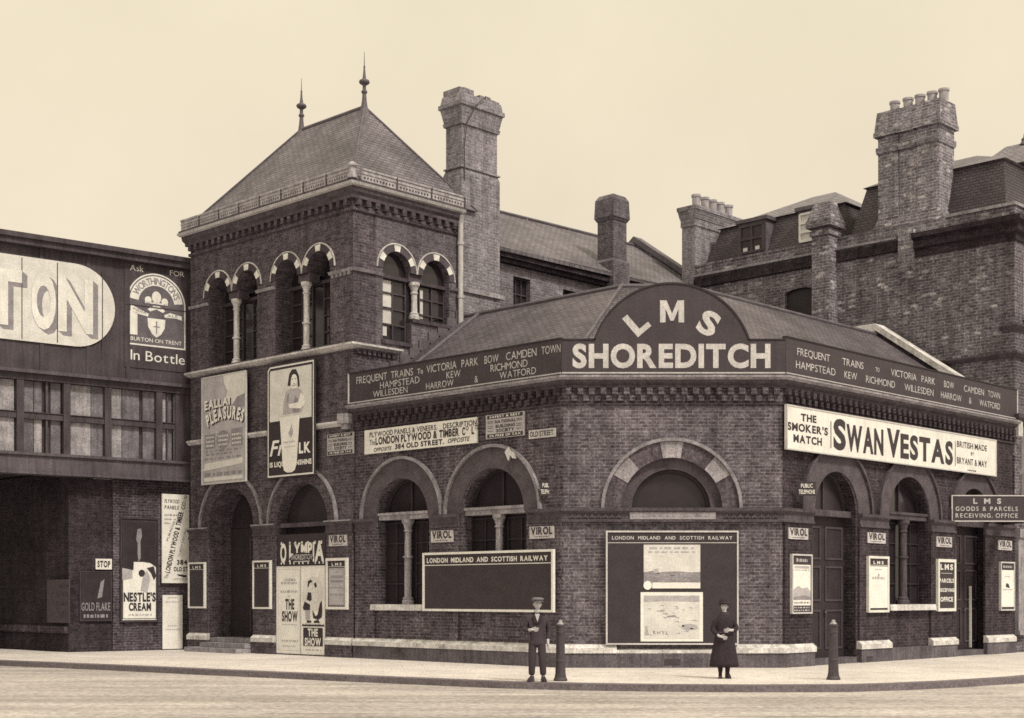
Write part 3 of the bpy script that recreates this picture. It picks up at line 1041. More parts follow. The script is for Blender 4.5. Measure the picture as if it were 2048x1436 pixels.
# roof
def tp(s, o, z): return TF.p(s, o, z)
e0, e1, e2, e3 = tp(-15.1, .14, 12.55), tp(-7.22, .14, 12.55), tp(-7.22, -4.45, 12.55), tp(-15.1, -4.45, 12.55)
r1, r0 = tp(-9.47, -2.15, 15.5), tp(-12.36, -2.15, 15.5)
rf = MB(); rf.add([e0, e1, e2, e3, r0, r1], [(0, 1, 5, 4), (1, 2, 5), (2, 3, 4, 5), (3, 0, 4), (3, 2, 1, 0)])
roof = rf.build('roof', 'slate_tower', tw)
hp = MB()
for a, b in ((e1, r1), (e0, r0), (e2, r1), (e3, r0)):
    hp.tube([a + Vector((0, 0, .02)), b + Vector((0, 0, .02))], .035, 6)
hp.tube([r0, r1], .06, 8)
hp.build('hip_tiles', 'lead', roof)
for c, hh in ((r1, 1.0), (r0, .98)):
    f = MB(); f.lathe(c - Vector((0, 0, .25)), [(.20, 0), (.10, .22), (.07, .42), (.055, .62), (.085, .66), (.085, .70), (.05, .74), (.05, .86), (.14, .92), (.155, .96), (.14, 1.0), (.055, 1.05), (.035, 1.2), (.022, 1.36), (.03, 1.39), (.013, 1.44), (.006, 1.82 * hh)], 14)
    f.build('finial', 'lead', roof, smooth=False)
# downpipe
dp = MB(); dp.tube([PT.p(3.78, .2, 12.34), PT.p(3.8, .12, 12.1), PT.p(3.8, .12, 8.95)], .075, 12)
for z in (11.5, 10.0): dp.tube([PT.p(3.8, .12, z), PT.p(3.8, .12, z + .09)], .095, 12)
dp.build('downpipe', 'gutter_white', tw, smooth=False)
# chimney stack behind
ch = MB()
ch.box(PT, 3.92, 5.46, 0, 13.62, -.72, .03)
ch.taper(PT, 3.92, 5.46, 13.62, 13.78, -.72, .03, .06, .05)
ch.box(PT, 3.98, 5.40, 13.78, 15.0, -.67, -.02)
ch.taper(PT, 3.93, 5.45, 15.0, 15.1, -.72, .03, -.02, -.02)
ch.taper(PT, 3.94, 5.44, 15.1, 15.5, -.71, .02, -.08, -.08)
ch.box(PT, 3.82, 5.56, 15.5, 15.62, -.83, .14)
ch.taper(PT, 3.86, 5.52, 15.62, 15.86, -.79, .1, .04, .04)
rnd = random.Random(5)
for i in range(8):
    x = 3.9 + i * .2
    ch.box(PT, x, x + .19, 15.86, 15.87 + rnd.uniform(.02, .2) * (1.2 if i < 3 else .6), -.7, .04 - rnd.uniform(0, .1))
stack = ch.build('chimney_stack', 'brick_chimney', tw)
b_ = MB(); b_.box(PT, 3.9, 5.6, 10.22, 10.34, -.01, .1); b_.box(PT, 3.9, 5.48, 13.76, 13.80, -.7, .04); b_.build('string_course', 'stone', stack)
wi = MB(); wi.tube([PT.p(4.02, .05, 13.4), PT.p(4.0, .06, 14.3), PT.p(4.1, .07, 15.05), PT.p(4.35, .17, 15.55), PT.p(4.75, .17, 15.9)], .018, 6)
wi.build('stay_wire', 'iron_black', stack)

# ================================================================== rear range behind the hall
rg = empty('brick_range', PT.p(10, -3, 0), 'long plain brick range with pitched slate roof behind the corner station', 'building')
PW = PT.at(0, -.6)
w = MB(); w.poly(PW, rect_loop(5.3, 16.0, 0, 11.95), [rect_loop(6.68, 7.42, 10.25, 11.2), rect_loop(8.9, 9.6, 10.2, 11.15)], -.35, 0); w.build('wall', 'brick_range', rg)
for a, b in ((6.68, 7.42), (8.9, 9.6)):
    g = MB(); g.box(PW, a - .02, b + .02, 10.2, 11.22, -.22, -.2); win = g.build('window', 'glass_dark', rg)
    bars(PW, a, b, 10.25, 11.18, -.2, 3, 2, .035, .05).build('frame', 'wood_mid', win)
    s_ = MB(); s_.box(PW, a - .08, b + .08, 10.17, 10.249, -.15, .06); s_.build('sill', 'stone', win)
rf = MB()
q = [PT.p(4.3, -.22, 11.84), PT.p(15.9, -.22, 11.98), PT.p(15.9, -3.5, 14.2), PT.p(4.3, -3.5, 14.0)]
rf.hexa([p - Vector((0, 0, .12)) for p in q] + q)
q = [PT.p(4.3, -3.5, 14.0), PT.p(15.9, -3.5, 14.2), PT.p(15.9, -6.8, 11.9), PT.p(4.3, -6.8, 11.8)]
rf.hexa([p - Vector((0, 0, .12)) for p in q] + q)
roof = rf.build('roof', 'slate_tower', rg)
t = MB(); t.tube([PT.p(4.3, -3.5, 14.03), PT.p(15.9, -3.5, 14.23)], .06)
for s_ in (6.5, 8.6, 10.3, 12.4): t.lathe(PT.p(s_, -3.5, 14.06), [(.08, 0), (.05, .08), (.0, .1)], 6)
t.build('ridge_tiles', 'lead', roof)
ev = MB(); ev.box(PT, 5.0, 15.8, 11.62, 11.75, -.6, -.3); ev.box(PT, 5.0, 15.8, 11.5, 11.62, -.6, -.42); ev.build('eaves', 'brick_soot_shade', rg)
gp = MB()
a0, a1, b0, b1 = PT.p(15.9, -.1, 12.2), PT.p(16.35, -.1, 12.2), PT.p(15.9, -3.5, 14.55), PT.p(16.35, -3.5, 14.55)
th = Vector((0, 0, -.22))
gp.hexa([a0 + th, a1 + th, b1 + th, b0 + th, a0, a1, b1, b0])
c0, c1 = PT.p(15.9, -6.8, 12.1), PT.p(16.35, -6.8, 12.1)
gp.hexa([b0 + th, b1 + th, c1 + th, c0 + th, b0, b1, c1, c0])
gp.build('gable_coping', 'lead', rg)
gw = MB(); gw.add([PT.p(16, -.3, 0), PT.p(16, -6.7, 0), PT.p(16, -6.7, 12), PT.p(16, -3.5, 14.3), PT.p(16, -.3, 12.0), PT.p(16.3, -.3, 0), PT.p(16.3, -6.7, 0), PT.p(16.3, -6.7, 12), PT.p(16.3, -3.5, 14.3), PT.p(16.3, -.3, 12.0)],
                  [(0, 1, 2, 3, 4), (9, 8, 7, 6, 5)] + [(i, (i + 1) % 5, (i + 1) % 5 + 5, i + 5) for i in range(5)]); gw.build('gable_wall', 'brick_range', rg)
sc = MB()
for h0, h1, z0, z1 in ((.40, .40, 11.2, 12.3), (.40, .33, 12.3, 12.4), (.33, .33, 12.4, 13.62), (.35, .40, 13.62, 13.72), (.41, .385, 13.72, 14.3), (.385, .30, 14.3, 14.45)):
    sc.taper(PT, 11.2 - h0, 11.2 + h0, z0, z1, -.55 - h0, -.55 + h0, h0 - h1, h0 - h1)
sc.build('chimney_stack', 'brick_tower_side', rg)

# ================================================================== terrace of houses beyond, with its blank side wall
te = empty('terrace_house', PG.p(-5, -3, 0), 'tall brick corner house with mansard roof, big chimney and blank flank wall', 'house')
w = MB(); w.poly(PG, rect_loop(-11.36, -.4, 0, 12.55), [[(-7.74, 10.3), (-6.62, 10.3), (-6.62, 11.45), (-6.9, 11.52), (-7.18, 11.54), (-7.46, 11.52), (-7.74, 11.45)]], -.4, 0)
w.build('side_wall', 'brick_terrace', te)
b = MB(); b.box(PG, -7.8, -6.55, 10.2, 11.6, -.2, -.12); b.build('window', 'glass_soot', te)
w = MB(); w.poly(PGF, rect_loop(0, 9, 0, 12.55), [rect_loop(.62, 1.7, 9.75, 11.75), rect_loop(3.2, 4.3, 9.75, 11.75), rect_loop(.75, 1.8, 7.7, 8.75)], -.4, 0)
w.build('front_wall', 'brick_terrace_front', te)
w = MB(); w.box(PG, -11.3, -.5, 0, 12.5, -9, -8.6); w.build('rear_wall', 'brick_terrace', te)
for a, b_, z0, z1 in ((.62, 1.7, 9.75, 11.75), (3.2, 4.3, 9.75, 11.75), (.75, 1.8, 7.7, 8.75)):
    g = MB(); g.box(PGF, a - .02, b_ + .02, z0 - .02, z1 + .02, -.3, -.2); win = g.build('window', 'pale_glazing', te)
    bars(PGF, a, b_, z0, z1, -.2, 2, 2, .05, .05).build('frame', 'frame_white', win)
    s_ = MB(); s_.box(PGF, a - .1, b_ + .1, z0 - .13, z0 - .001, -.15, .12); s_.build('sill', 'stone', win)
SP = [PG.xy(-11.36), PG.xy(0), PGF.xy(9)]
SP1 = [PG.xy(-11.36), PG.xy(-6.44)]; SP2 = [PG.xy(-5.78), PG.xy(0), PGF.xy(9)]
PAR = [(-.35, 12.56), (.0, 12.56), (0, 12.86), (-.35, 12.86)]
MB().sweep(SP, PAR).build('parapet', 'brick_terrace', te)
MB().sweep([PG.xy(-2.1), PG.xy(0), PGF.xy(9)], [(-.36, 12.861), (.05, 12.861), (.05, 12.95), (-.36, 12.97)]).build('coping', 'stone', te)
MB().sweep([PG.xy(-11.36), PG.xy(-2.2)], [(-.36, 12.861), (.02, 12.861), (.02, 12.92), (-.36, 12.93)]).build('coping', 'brick_terrace', te)
for p in (SP1, [PG.xy(-5.78), PG.xy(-3.7)]):
    MB().sweep(p, [(0, 12.47), (.12, 12.50), (.12, 12.555), (0, 12.56)]).build('string_course', 'stone', te)
MB().sweep([PG.xy(-3.1), PG.xy(0), PGF.xy(9)], [(0, 11.85), (.06, 11.85), (.06, 12.05), (.16, 12.1), (.16, 12.3), (.3, 12.38), (.3, 12.52), (0, 12.56)]).build('cornice', 'brick_soot_shade', te)  # shade on the cornice is put into its dark brick colour
MB().sweep(SP1, [(0, 12.12), (.08, 12.14), (.08, 12.42), (0, 12.45)]).build('corbel_course', 'brick_soot_shade', te)
MB().sweep([PG.xy(-5.78), PG.xy(-3.7)], [(0, 12.12), (.08, 12.14), (.08, 12.42), (0, 12.45)]).build('corbel_course', 'brick_soot_shade', te)
for z in (9.42, 8.62):
    MB().sweep([PG.xy(-3.0 if z < 9 else -.4), PG.xy(0), PGF.xy(9)], [(0, z - .14), (.07, z - .14), (.16, z - .04), (.16, z), (0, z + .02)]).build('string_course', 'stone_dark', te)
MB().sweep([PG.xy(-.02), PGF.xy(0), PGF.xy(9)], [(0, 6.6), (.1, 6.6), (.25, 6.72), (.25, 6.82), (0, 6.9)]).build('shop_cornice', 'stone_dark', te)
p = MB(); p.box(PGF, .05, .5, .5, 3.3, 0, .1); p.box(PGF, .02, .53, 3.3, 3.55, 0, .16); p.box(PGF, .02, .55, .5, .62, 0, .16); p.build('pilaster', 'stone', te)
p = MB(); p.box(PGF, .6, 3.0, .6, 3.5, 0.001, .04); p.build('shop_window', 'glass_soot', te)
p = MB(); p.box(PGF, .45, .62, 3.9, 6.5, .0, .1); p.build('shop_frame', 'frame_cream', te)
# three-flue stack rising flush from the flank
ch = MB()
for a, b_ in ((-4.36, -3.68), (-3.66, -3.06), (-3.04, -2.34)):
    ch.box(PG, a, b_, 13.2, 15.72, -.95, .02 if a != -3.66 else -.03)
    ch.taper(PG, a - .03, b_ + .03, 15.2, 15.3, -.98, .06, -.02, -.02)
    ch.box(PG, a - .05, b_ + .05, 15.301, 15.4, -1.0, .08 if a != -3.66 else .05)
    ch.box(PG, a - .1, b_ + .1 if b_ > -2.5 else b_ + .005, 15.72, 15.86, -1.06, .14 if a != -3.66 else .10)
    ch.taper(PG, a - .08, b_ + .08 if b_ > -2.5 else b_ + .005, 15.86, 16.5, -1.04, .12 if a != -3.66 else .08, .03, .12)
ch.taper(PG, -4.72, -1.98, 12.6, 13.2, -1.1, .012, .34, 0, .14)
ch.box(PG, -3.62, -3.1, 11.45, 12.7, -.1, .14)
ch.taper(PG, -3.66, -3.06, 11.25, 11.45, -.1, .01, -.03, -.12, 0)
stack = ch.build('chimney_stack', 'brick_stack', te)
def pots(pl, xs, o, z, parent, r=.15, h=.42):
    for i, x in enumerate(xs):
        m = MB(); m.lathe(pl.p(x, o, z), [(r * 1.05, 0), (r * .92, h * .15), (r * .95, h * .8), (r * 1.12, h * .84), (r * 1.12, h), (r * .8, h), (r * .8, h * .86)], 14)
        m.build('chimney_pot', 'pot', parent)
pots(PG, (-4.05, -3.6, -3.2, -2.8, -2.42), -.45, 16.46, stack, .15, .42)
# slimmer pier stack in front of the flank
ps = MB()
ps.box(PG, -6.42, -5.80, 6, 13.2, -.1, .5)
ps.box(PG, -6.47, -5.75, 12.95, 13.1, -.15, .55)
ps.taper(PG, -6.56, -5.66, 13.2, 13.42, -.24, .64, .0, .0)
ps.taper(PG, -6.54, -5.68, 13.42, 14.0, -.22, .62, .14, .22)
ps.build('chimney_stack', 'brick_terrace', te)
# mansards
def mansard(s0, s1, zb, zr, o_r, o_b=-6.0, lip=.35, hl=2.4, hr=1.6, ends=True):
    lo = MB()
    a = [PG.p(s0, -.38, 12.7), PG.p(s1, -.38, 12.7), PG.p(s1, o_b, 12.7), PG.p(s0, o_b, 12.7)]
    b = [PG.p(s0 + lip, -.95, zb), PG.p(s1 - lip, -.95, zb), PG.p(s1 - lip, o_b + .5, zb), PG.p(s0 + lip, o_b + .5, zb)]
    lo.hexa(a + b)
    l = lo.build('mansard_roof', 'slate_mansard', te)
    up_ = MB()
    c = [PG.p(s0 + lip - .1, -.85, zb + .002), PG.p(s1 - lip + .1, -.85, zb + .002), PG.p(s1 - lip + .1, o_b + .4, zb + .002), PG.p(s0 + lip - .1, o_b + .4, zb + .002)]
    d = [PG.p(s0 + hl, o_r, zr), PG.p(s1 - hr, o_r, zr)]
    up_.add(c + d, [(0, 1, 5, 4), (1, 2, 5), (2, 3, 4, 5), (3, 0, 4), (3, 2, 1, 0)])
    up_.build('upper_roof', 'slate_terrace', te)
mansard(-11.3, -5.75, 14.25, 15.2, -2.6, hl=3.0, hr=1.7)
mansard(-5.65, -.42, 14.55, 15.35, -2.6, o_b=-6.5, hl=1.2, hr=2.0)
# dormers
for a, b_, z0, z1, white in ((-7.42, -6.5, 13.12, 14.0, True), (-9.75, -8.85, 13.12, 14.0, False)):
    d = MB(); d.box(PG, a - .1, b_ + .1, 12.9, 14.12, -1.6, -.42); d.box(PG, a - .18, b_ + .18, 14.12, 14.24, -1.7, -.34)
    dm = d.build('dormer', 'lead', te)
    g = MB(); g.box(PG, a, b_, z0, z1, -.42, -.40); win = g.build('window', 'pale_glazing' if white else 'glass_soot', dm)
    bars(PG, a, b_, z0, z1, -.399, 2 if not white else 1, 2 if not white else 3, .07, .04).build('frame', 'frame_white' if white else 'wood_mid', win)
    if not white:
        for x in (a + .12, b_ - .3):
            q = MB(); q.box(PG, x, x + .16, z0 + .04, z0 + .16, -.399, -.37); q.build('pane', 'pale_glazing', win)
# small turret over the street front
tu = MB()
cx, cy = PGF.xy(3.3, -1.5)
TU = Plane(cx, cy, *DR)
tu.box(TU, -.8, .8, 12.9, 14.75, -.8, .8); tb = tu.build('turret', 'slate_mansard', te)
t = MB(); a = [TU.p(-1.05, -1.05, 14.75), TU.p(1.05, -1.05, 14.75), TU.p(1.05, 1.05, 14.75), TU.p(-1.05, 1.05, 14.75)]
t.add(a + [TU.p(-.0, -.3, 15.65), TU.p(-.0, .3, 15.65)], [(0, 1, 4), (1, 2, 5, 4), (2, 3, 5), (3, 0, 4, 5), (3, 2, 1, 0)]); t.build('turret_roof', 'slate_terrace', tb)
t = MB(); t.lathe(TU.p(0, .3, 15.58), [(.16, 0), (.09, .12), (.10, .18), (.04, .24), (.02, .36)], 10); t.build('finial', 'lead', tb)
t = MB(); t.box(TU, -.4, .5, 13.2, 14.4, .8, .84); t.build('window', 'glass_soot', tb)
t = MB(); t.box(TU, -.55, -.45, 13.0, 14.2, .84, .92); t.build('post', 'frame_cream', tb)
# far party stack with a row of pots
fx = Plane(*PG.xy(-11.36), *DR)
ch = MB(); ch.box(fx, .0, 2.75, 11.5, 14.55, -.55, 0); ch.taper(fx, -.04, 2.79, 14.3, 14.55, -.58, .03, -.0, -.0)
ch.taper(fx, -.05, 2.8, 14.55, 14.85, -.6, .05, -.06, -.06); ch.box(fx, -.13, 2.88, 14.85, 14.98, -.68, .13)
far = ch.build('chimney_stack', 'brick_chimney', te)
pots(fx, (.45, .95, 1.4, 1.85, 2.35), -.28, 14.98, far, .15, .5)

# ================================================================== railway bridge over the street at the left
br = empty('railway_bridge', PB.p(-5, -4, 0), 'dark iron railway bridge with boarded parapet crossing the street', 'bridge')
d = MB(); d.box(PB, -15, .3, 5.25, 5.6, -9, -.02); d.build('deck', 'iron_black', br)
d = MB(); d.box(PB, -15, .3, 11.45, 11.62, -.5, .22); d.box(PB, -15, .3, 11.62, 11.76, -.5, .3); d.build('top_cornice', 'bridge_paint', br)
d = MB(); d.box(PB, -15, .3, 7.98, 11.45, -.3, 0); d.build('parapet_boarding', 'bridge_paint', br)
d = MB()
for x in (-1.95, -3.15, -4.5): d.box(PB, x, x + .12, 8.0, 11.449, 0.0005, .03)
d.build('cover_strip', 'bridge_paint', br)
d = MB(); d.box(PB, -15, .3, 7.88, 7.975, -.3, .2); d.build('ledge', 'bridge_light', br)
d = MB(); d.box(PB, -15, .3, 7.7, 7.879, -.3, .07); d.build('top_rail', 'bridge_paint', br)
d = MB(); d.box(PB, -15, .3, 5.12, 5.58, -.35, .10); d.build('girder', 'bridge_light', br)
d = MB(); d.box(PB, -15, .3, 5.58, 5.66, -.35, .17); d.box(PB, -15, .3, 5.05, 5.119, -.35, .17); d.build('girder_flange', 'bridge_light', br)
d = MB(); d.box(PB, -.4, .3, 5.66, 7.97, -.3, .02); d.build('end_post', 'bridge_paint', br)
pn = [(-.47, -.60, 'panel_mid'), (-.66, -.88, 'panel_pale'), (-.98, -1.38, 'panel_mid'), (-1.5, -2.02, 'panel_mid'), (-2.04, -2.38, 'panel_pale'), (-2.6, -2.95, 'panel_mid'), (-2.97, -3.6, 'panel_pale'),
      (-3.86, -4.14, 'panel_pale'), (-4.4, -4.62, 'panel_pale'), (-4.64, -4.9, 'panel_mid'), (-5.18, -5.9, 'panel_pale'), (-6.1, -6.8, 'panel_pale'), (-7.0, -7.8, 'panel_mid'), (-8, -9, 'panel_pale')]
rnd = random.Random(2)
for a, b_, m in pn:
    for z0, z1 in ((5.68, 6.62), (6.78, 7.69)):
        p = MB(); p.box(PB, b_, a, z0, z1, -.16, -.12 + rnd.uniform(0, .02)); p.build('panel', m if rnd.random() > .25 else 'panel_mid', br)
p = MB(); p.box(PB, -15, -.41, 5.66, 7.7, -.3, -.17); p.build('backing', 'iron_black', br)
for x in (-.92, -2.5, -3.72, -5.05, -6.0, -6.9, -7.9):
    p = MB(); p.box(PB, x - .1, x + .1, 5.66, 7.70, -.16, .05); p.build('post', 'bridge_paint', br)
p = MB(); p.box(PB, -15, -.41, 6.62, 6.78, -.16, .0); p.box(PB, -15, -.41, 6.79, 6.81, -.16, .03); p.build('mid_rail', 'bridge_paint', br)
for x in (-.42, -.63, -4.28):
    p = MB(); p.box(PB, x - .025, x + .025, 5.67, 7.69, -.12, -.03); p.build('stile', 'bridge_light', br)
d = MB(); d.box(PB, -15, -.15, 7.0, 11.4, -9, -8.7); d.build('far_parapet', 'bridge_paint', br)

ab = empty('bridge_abutment', PB.p(-1.8, -.5, 0), 'sooty brick pier and side wall, shade in their colour, carrying the bridge beside the tower', 'wall')
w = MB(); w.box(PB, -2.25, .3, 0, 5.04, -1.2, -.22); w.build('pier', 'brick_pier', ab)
w = MB(); w.box(PB, -3.55, -2.251, 0, 5.04, -1.2, -.3); w.build('pier', 'brick_soot_shade', ab)
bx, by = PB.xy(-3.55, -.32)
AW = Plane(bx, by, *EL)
w = MB(); w.box(AW, -14, -.02, 0, 5.2, -.8, 0); w.build('side_wall', 'brick_soot_shade', ab)
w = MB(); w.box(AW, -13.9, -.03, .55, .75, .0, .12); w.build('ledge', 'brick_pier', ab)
w = MB(); w.box(PB, -18.5, -15.01, 0, 11.4, -9, 0); w.build('far_pier', 'brick_soot_shade', ab)

c = MB(); c.poly(PL, [(-1.78, 5.02), (-1.66, 5.14), (-1.58, 5.03), (-1.47, 4.98), (-1.42, 4.84), (-1.52, 4.86), (-1.60, 4.94), (-1.66, 4.80), (-1.72, 4.92)], (), .05, .10)
c.build('chipped_stone', 'stone_white', H)
ln = empty('wall_lantern', PGF.p(.42, .0, 4.75), 'dark iron lantern on a bracket at the shop front beyond the last pier', 'lamp')
t = MB(); t.tube([PGF.p(.42, .1, 5.25), PGF.p(.42, .42, 5.3), PGF.p(.42, .42, 5.16)], .022, 8); t.build('bracket', 'iron_black', ln)
t = MB(); t.lathe(PGF.p(.42, .42, 4.75), [(.09, 0), (.15, .26)], 6); t.build('glass', 'glass_soot', ln)
t = MB(); t.lathe(PGF.p(.42, .42, 5.011), [(.19, 0), (.10, .10), (.05, .15), (.02, .2)], 6); t.build('hood', 'iron_black', ln)
plain('paper_letter', .72, .85, .14, 2, .14, streak=.1)
plain('label_ground', .13, .6, .25, 3, .25)
plain('name_paint', .55, .5, .15, 2.5, .2, streak=.12)
# ================================================================== signs, posters, boards
def s_at(pl, px, o=0.0):
    """where the sight line of picture column px meets a facade"""
    k = (px - 1024) / 2870
    ox, oy = pl.ox + pl.nx * o, pl.oy + pl.ny * o
    return (k * oy - ox) / (pl.dx - k * pl.dy)
def words(l, items, v0, v1, w='b', **kw):
    b = l.b
    for s, x0, x1 in items:
        u = lambda x: (s_at(b.pl, x, l.o) - b.s0) / (b.s1 - b.s0)
        q = Layer(b, l.o - b.face)              # every word a part of its own
        q.text(s, u(x0), u(x1), v0, v1, w, **kw)
        l.words.append(q)
    return l

# --- three fascia boards over the cornice
fb = Board('fascia_sign', 'dark fascia board with three rows of pale destination names, between tower and rounded middle sign', 'sign', PL, -7.46, .045, 6.665, 7.46, .03, .09, 'fascia_board')
l = fb.layer()
words(l, [('FREQUENT', 713, 774), ('TRAINS', 782, 826), ('VICTORIA', 853, 913), ('PARK', 923, 956), ('BOW', 969, 997), ('CAMDEN', 1012, 1073), ('TOWN', 1083, 1121)], .63, .86, 'r')
words(l, [('To', 835, 846)], .64, .80)
l.done('lettering', 'enamel_cream'); l = fb.layer()
words(l, [('HAMPSTEAD', 760, 839), ('KEW', 893, 921), ('RICHMOND', 981, 1055)], .36, .57, 'r')
l.done('lettering', 'enamel_cream'); l = fb.layer()
words(l, [('WILLESDEN', 746, 815), ('HARROW', 852, 907), ('&', 949, 956), ('WATFORD', 999, 1072)], .11, .31, 'r')
l.done('lettering', 'enamel_cream')
t = MB(); t.box(PL, -7.5, -7.461, 6.665, 7.47, .02, .14); t.box(PL, -7.46, .04, 6.657, 6.70, .1205, .145); t.build('edge_moulding', 'frame_cream', fb.root)
t = MB(); t.box(PL, -7.46, .04, 7.461, 7.49, .02, .14); t.build('top_moulding', 'wood_dark', fb.root)

n = 40
zc = 7.43 - (1.82 - 1.27)
half = math.degrees(math.asin((7.43 - zc) / 1.82))
ol = [(-.045, 6.665), (5.03, 6.665), (5.03, 7.43)] + [(2.45 + 1.82 * math.cos(R(half + (180 - 2 * half) * i / n)), zc + 1.82 * math.sin(R(half + (180 - 2 * half) * i / n))) for i in range(n + 1)] + [(-.045, 7.43)]
cb = Board('fascia_sign', 'big corner name board with a semicircular crest and heavy cream capitals', 'sign', PC, -.045, 5.03, 6.665, 8.70, .03, .09, 'fascia_board', outline=ol)
l = cb.layer()
V = lambda z: (z - 6.665) / (8.70 - 6.665)
U = lambda s: (s + .045) / 5.075
words(l, [('SHOREDITCH', 1145, 1541)], V(6.825), V(7.315), 'x', gap=.07)
l.done('lettering', 'name_paint'); l = cb.layer()
mu = lambda q: (U((1319 - 1126.5 + q[0] * 48) / 88.15), V(7.83 + q[1] * .5))
l.poly([mu(q) for q in ((0, 0), (0, 1), (.27, 1), (.5, .40), (.73, 1), (1, 1), (1, 0), (.77, 0), (.77, .62), (.57, .08), (.43, .08), (.23, .62), (.23, 0))])
cz = lambda px, py: (U((px - 1126.5) / 88.15), V(1.65 + (1190 - py) / 88.15))
l.done('lettering', 'name_paint'); l = cb.layer()
l.line('L', cz(1273, 673), cz(1300, 650), .49, 'x')
l.done('lettering', 'name_paint'); l = cb.layer()
l.line('S', cz(1389, 657), cz(1423, 675), .49, 'x')
l.done('lettering', 'name_paint')
t = MB(); t.ring(PC, 2.45, zc, 1.82, 1.86, .02, .14, half, 180 - half, n=40); t.box(PC, -.04, .72, 7.431, 7.46, .02, .14); t.box(PC, 4.19, 5.02, 7.431, 7.46, .02, .14); t.build('top_moulding', 'wood_dark', cb.root)
t = MB(); t.box(PC, -.04, 5.02, 6.657, 6.70, .1205, .145); t.build('edge_moulding', 'frame_cream', cb.root)

fr = Board('fascia_sign', 'dark fascia board with two rows of pale place names on the side street front', 'sign', PR, -.045, 11.78, 6.665, 7.5, .03, .09, 'fascia_board')
l = fr.layer()
words(l, [('FREQUENT', 1594.6, 1660), ('TRAINS', 1685, 1727), ('VICTORIA', 1782, 1833), ('PARK', 1843, 1870), ('BOW', 1888, 1908), ('CAMDEN', 1928, 1968), ('TOWN', 1976, 2000)], .58, .78, 'r')
words(l, [('TO', 1751, 1759)], .6, .72)
l.done('lettering', 'enamel_cream'); l = fr.layer()
words(l, [('HAMPSTEAD', 1592, 1671), ('KEW', 1689, 1714), ('RICHMOND', 1732, 1790), ('WILLESDEN', 1809, 1867), ('HARROW', 1882, 1923), ('&', 1938, 1943), ('WATFORD', 1959, 2000)], .22, .42, 'r')
l.done('lettering', 'enamel_cream')
t = MB(); t.box(PR, -.04, 11.78, 7.501, 7.53, .02, .14); t.build('top_moulding', 'wood_dark', fr.root)
t = MB(); t.box(PR, 11.781, 11.83, 6.665, 7.5, .02, .14); t.box(PR, -.04, 11.78, 6.657, 6.70, .1205, .145); t.build('edge_moulding', 'frame_cream', fr.root)

# --- match advert
sv = Board('advert_sign', 'long white match advert with huge black letters above three arches', 'sign', PR, -.06, 10.36, 4.98, 5.94, .11, .06, 'enamel_white', (.03, 'frame_cream', .015))
l = sv.layer()
words(l, [('THE', 1602, 1633)], .70, .86, 'x'); words(l, [("SMOKER'S", 1575, 1656)], .44, .61, 'x'); words(l, [('MATCH', 1587, 1644)], .17, .34, 'x')
l.done('lettering', 'black_board'); l = sv.layer()
words(l, [('S', 1667, 1692)], .16, .84, 'x'); words(l, [('WAN', 1693, 1767)], .16, .76, 'x', gap=.05)
words(l, [('V', 1774, 1800)], .16, .82, 'x'); words(l, [('ESTAS', 1801, 1906)], .16, .74, 'x', gap=.06)
l.done('lettering', 'black_board'); l = sv.layer()
words(l, [('BRITISH MADE', 1914, 1974)], .66, .82, 'b'); words(l, [('BY', 1942, 1948)], .48, .57, 'b'); words(l, [('BRYANT & MAY', 1914, 1974)], .20, .37, 'b')
u = lambda x: (s_at(PR, x, .17) + .06) / 10.42
l.rect(u(1661), u(1662.5), .14, .80); l.rect(u(1910), u(1911), .12, .8)
l.scribble(u(1935), u(1955), .03, .07, 3)
l.done('lettering', 'black_board')

# --- timber merchant's board and small plates on the Old Street front
pw = Board('advert_sign', 'white timber merchant board with three rows of black letters above two arches', 'sign', PL, -6.88, -2.72, 5.31, 5.93, .04, .05, 'enamel_white')
l = pw.layer()
words(l, [('PLYWOOD PANELS & VENEERS.', 739, 874), ('DESCRIPTION', 886, 953)], .69, .89, 'b')
words(l, [('The', 739, 750)], .36, .58, 'r'); words(l, [('LONDON PLYWOOD & TIMBER', 751, 918)], .36, .64, 'x', gap=.07); words(l, [('C', 924, 930), ('L', 943, 948)], .36, .64, 'x')
words(l, [('O', 931.5, 937), ('TD', 949, 957)], .52, .68, 'b')
words(l, [('OPPOSITE', 747, 782)], .07, .22, 'b', slant=.25); words(l, [('384 OLD STREET.', 790, 888)], .09, .28, 'x'); words(l, [('OPPOSITE', 895, 938)], .10, .27, 'b', slant=.25)
l.done('lettering', 'black_board')
def society(s0, s1, o, label):
    b = Board('plate_sign', label, 'sign', PL, s0, s1, 5.37, 5.94, o, .03, 'enamel_cream', group='savings plates on the street front')
    b.board.data.materials[0] = M['paper_grey']
    l = b.layer(.004); l.rect(.04, .96, .82, .97); l.rect(.04, .96, .03, .19); l.done('band', 'black_board')
    l = b.layer(.004); l.text('NATIONAL', .24, .78, .62, .74, 'x'); l.text('BUILDING', .26, .76, .43, .55, 'x'); l.text('SOCIETY', .28, .74, .25, .37, 'x')
    for v in (.3, .42, .5, .64, .7): l.scribble(.05, .2, v, v + .03, 3); l.scribble(.8, .95, v, v + .03, 5)
    l.done('lettering', 'black_board')
    l = b.layer(.008); l.text('SAFEST & BEST', .1, .9, .855, .94, 'b'); l.text('5% FREE OF TAX', .1, .92, .065, .155, 'b'); l.done('small_lettering', 'enamel_white')
society(-2.43, -1.16, .04, 'small grey plate with dark bands beside the right end of the white timber board')
society(-8.4, -7.3, .08, 'small grey plate with dark bands on the tower edge, left of the white timber board')
os_ = Board('street_nameplate', 'small cream street nameplate high on the wall by the left corner of the chamfer', 'nameplate', PL, -1.03, -.2, 5.27, 5.47, .03, .03, 'enamel_cream')
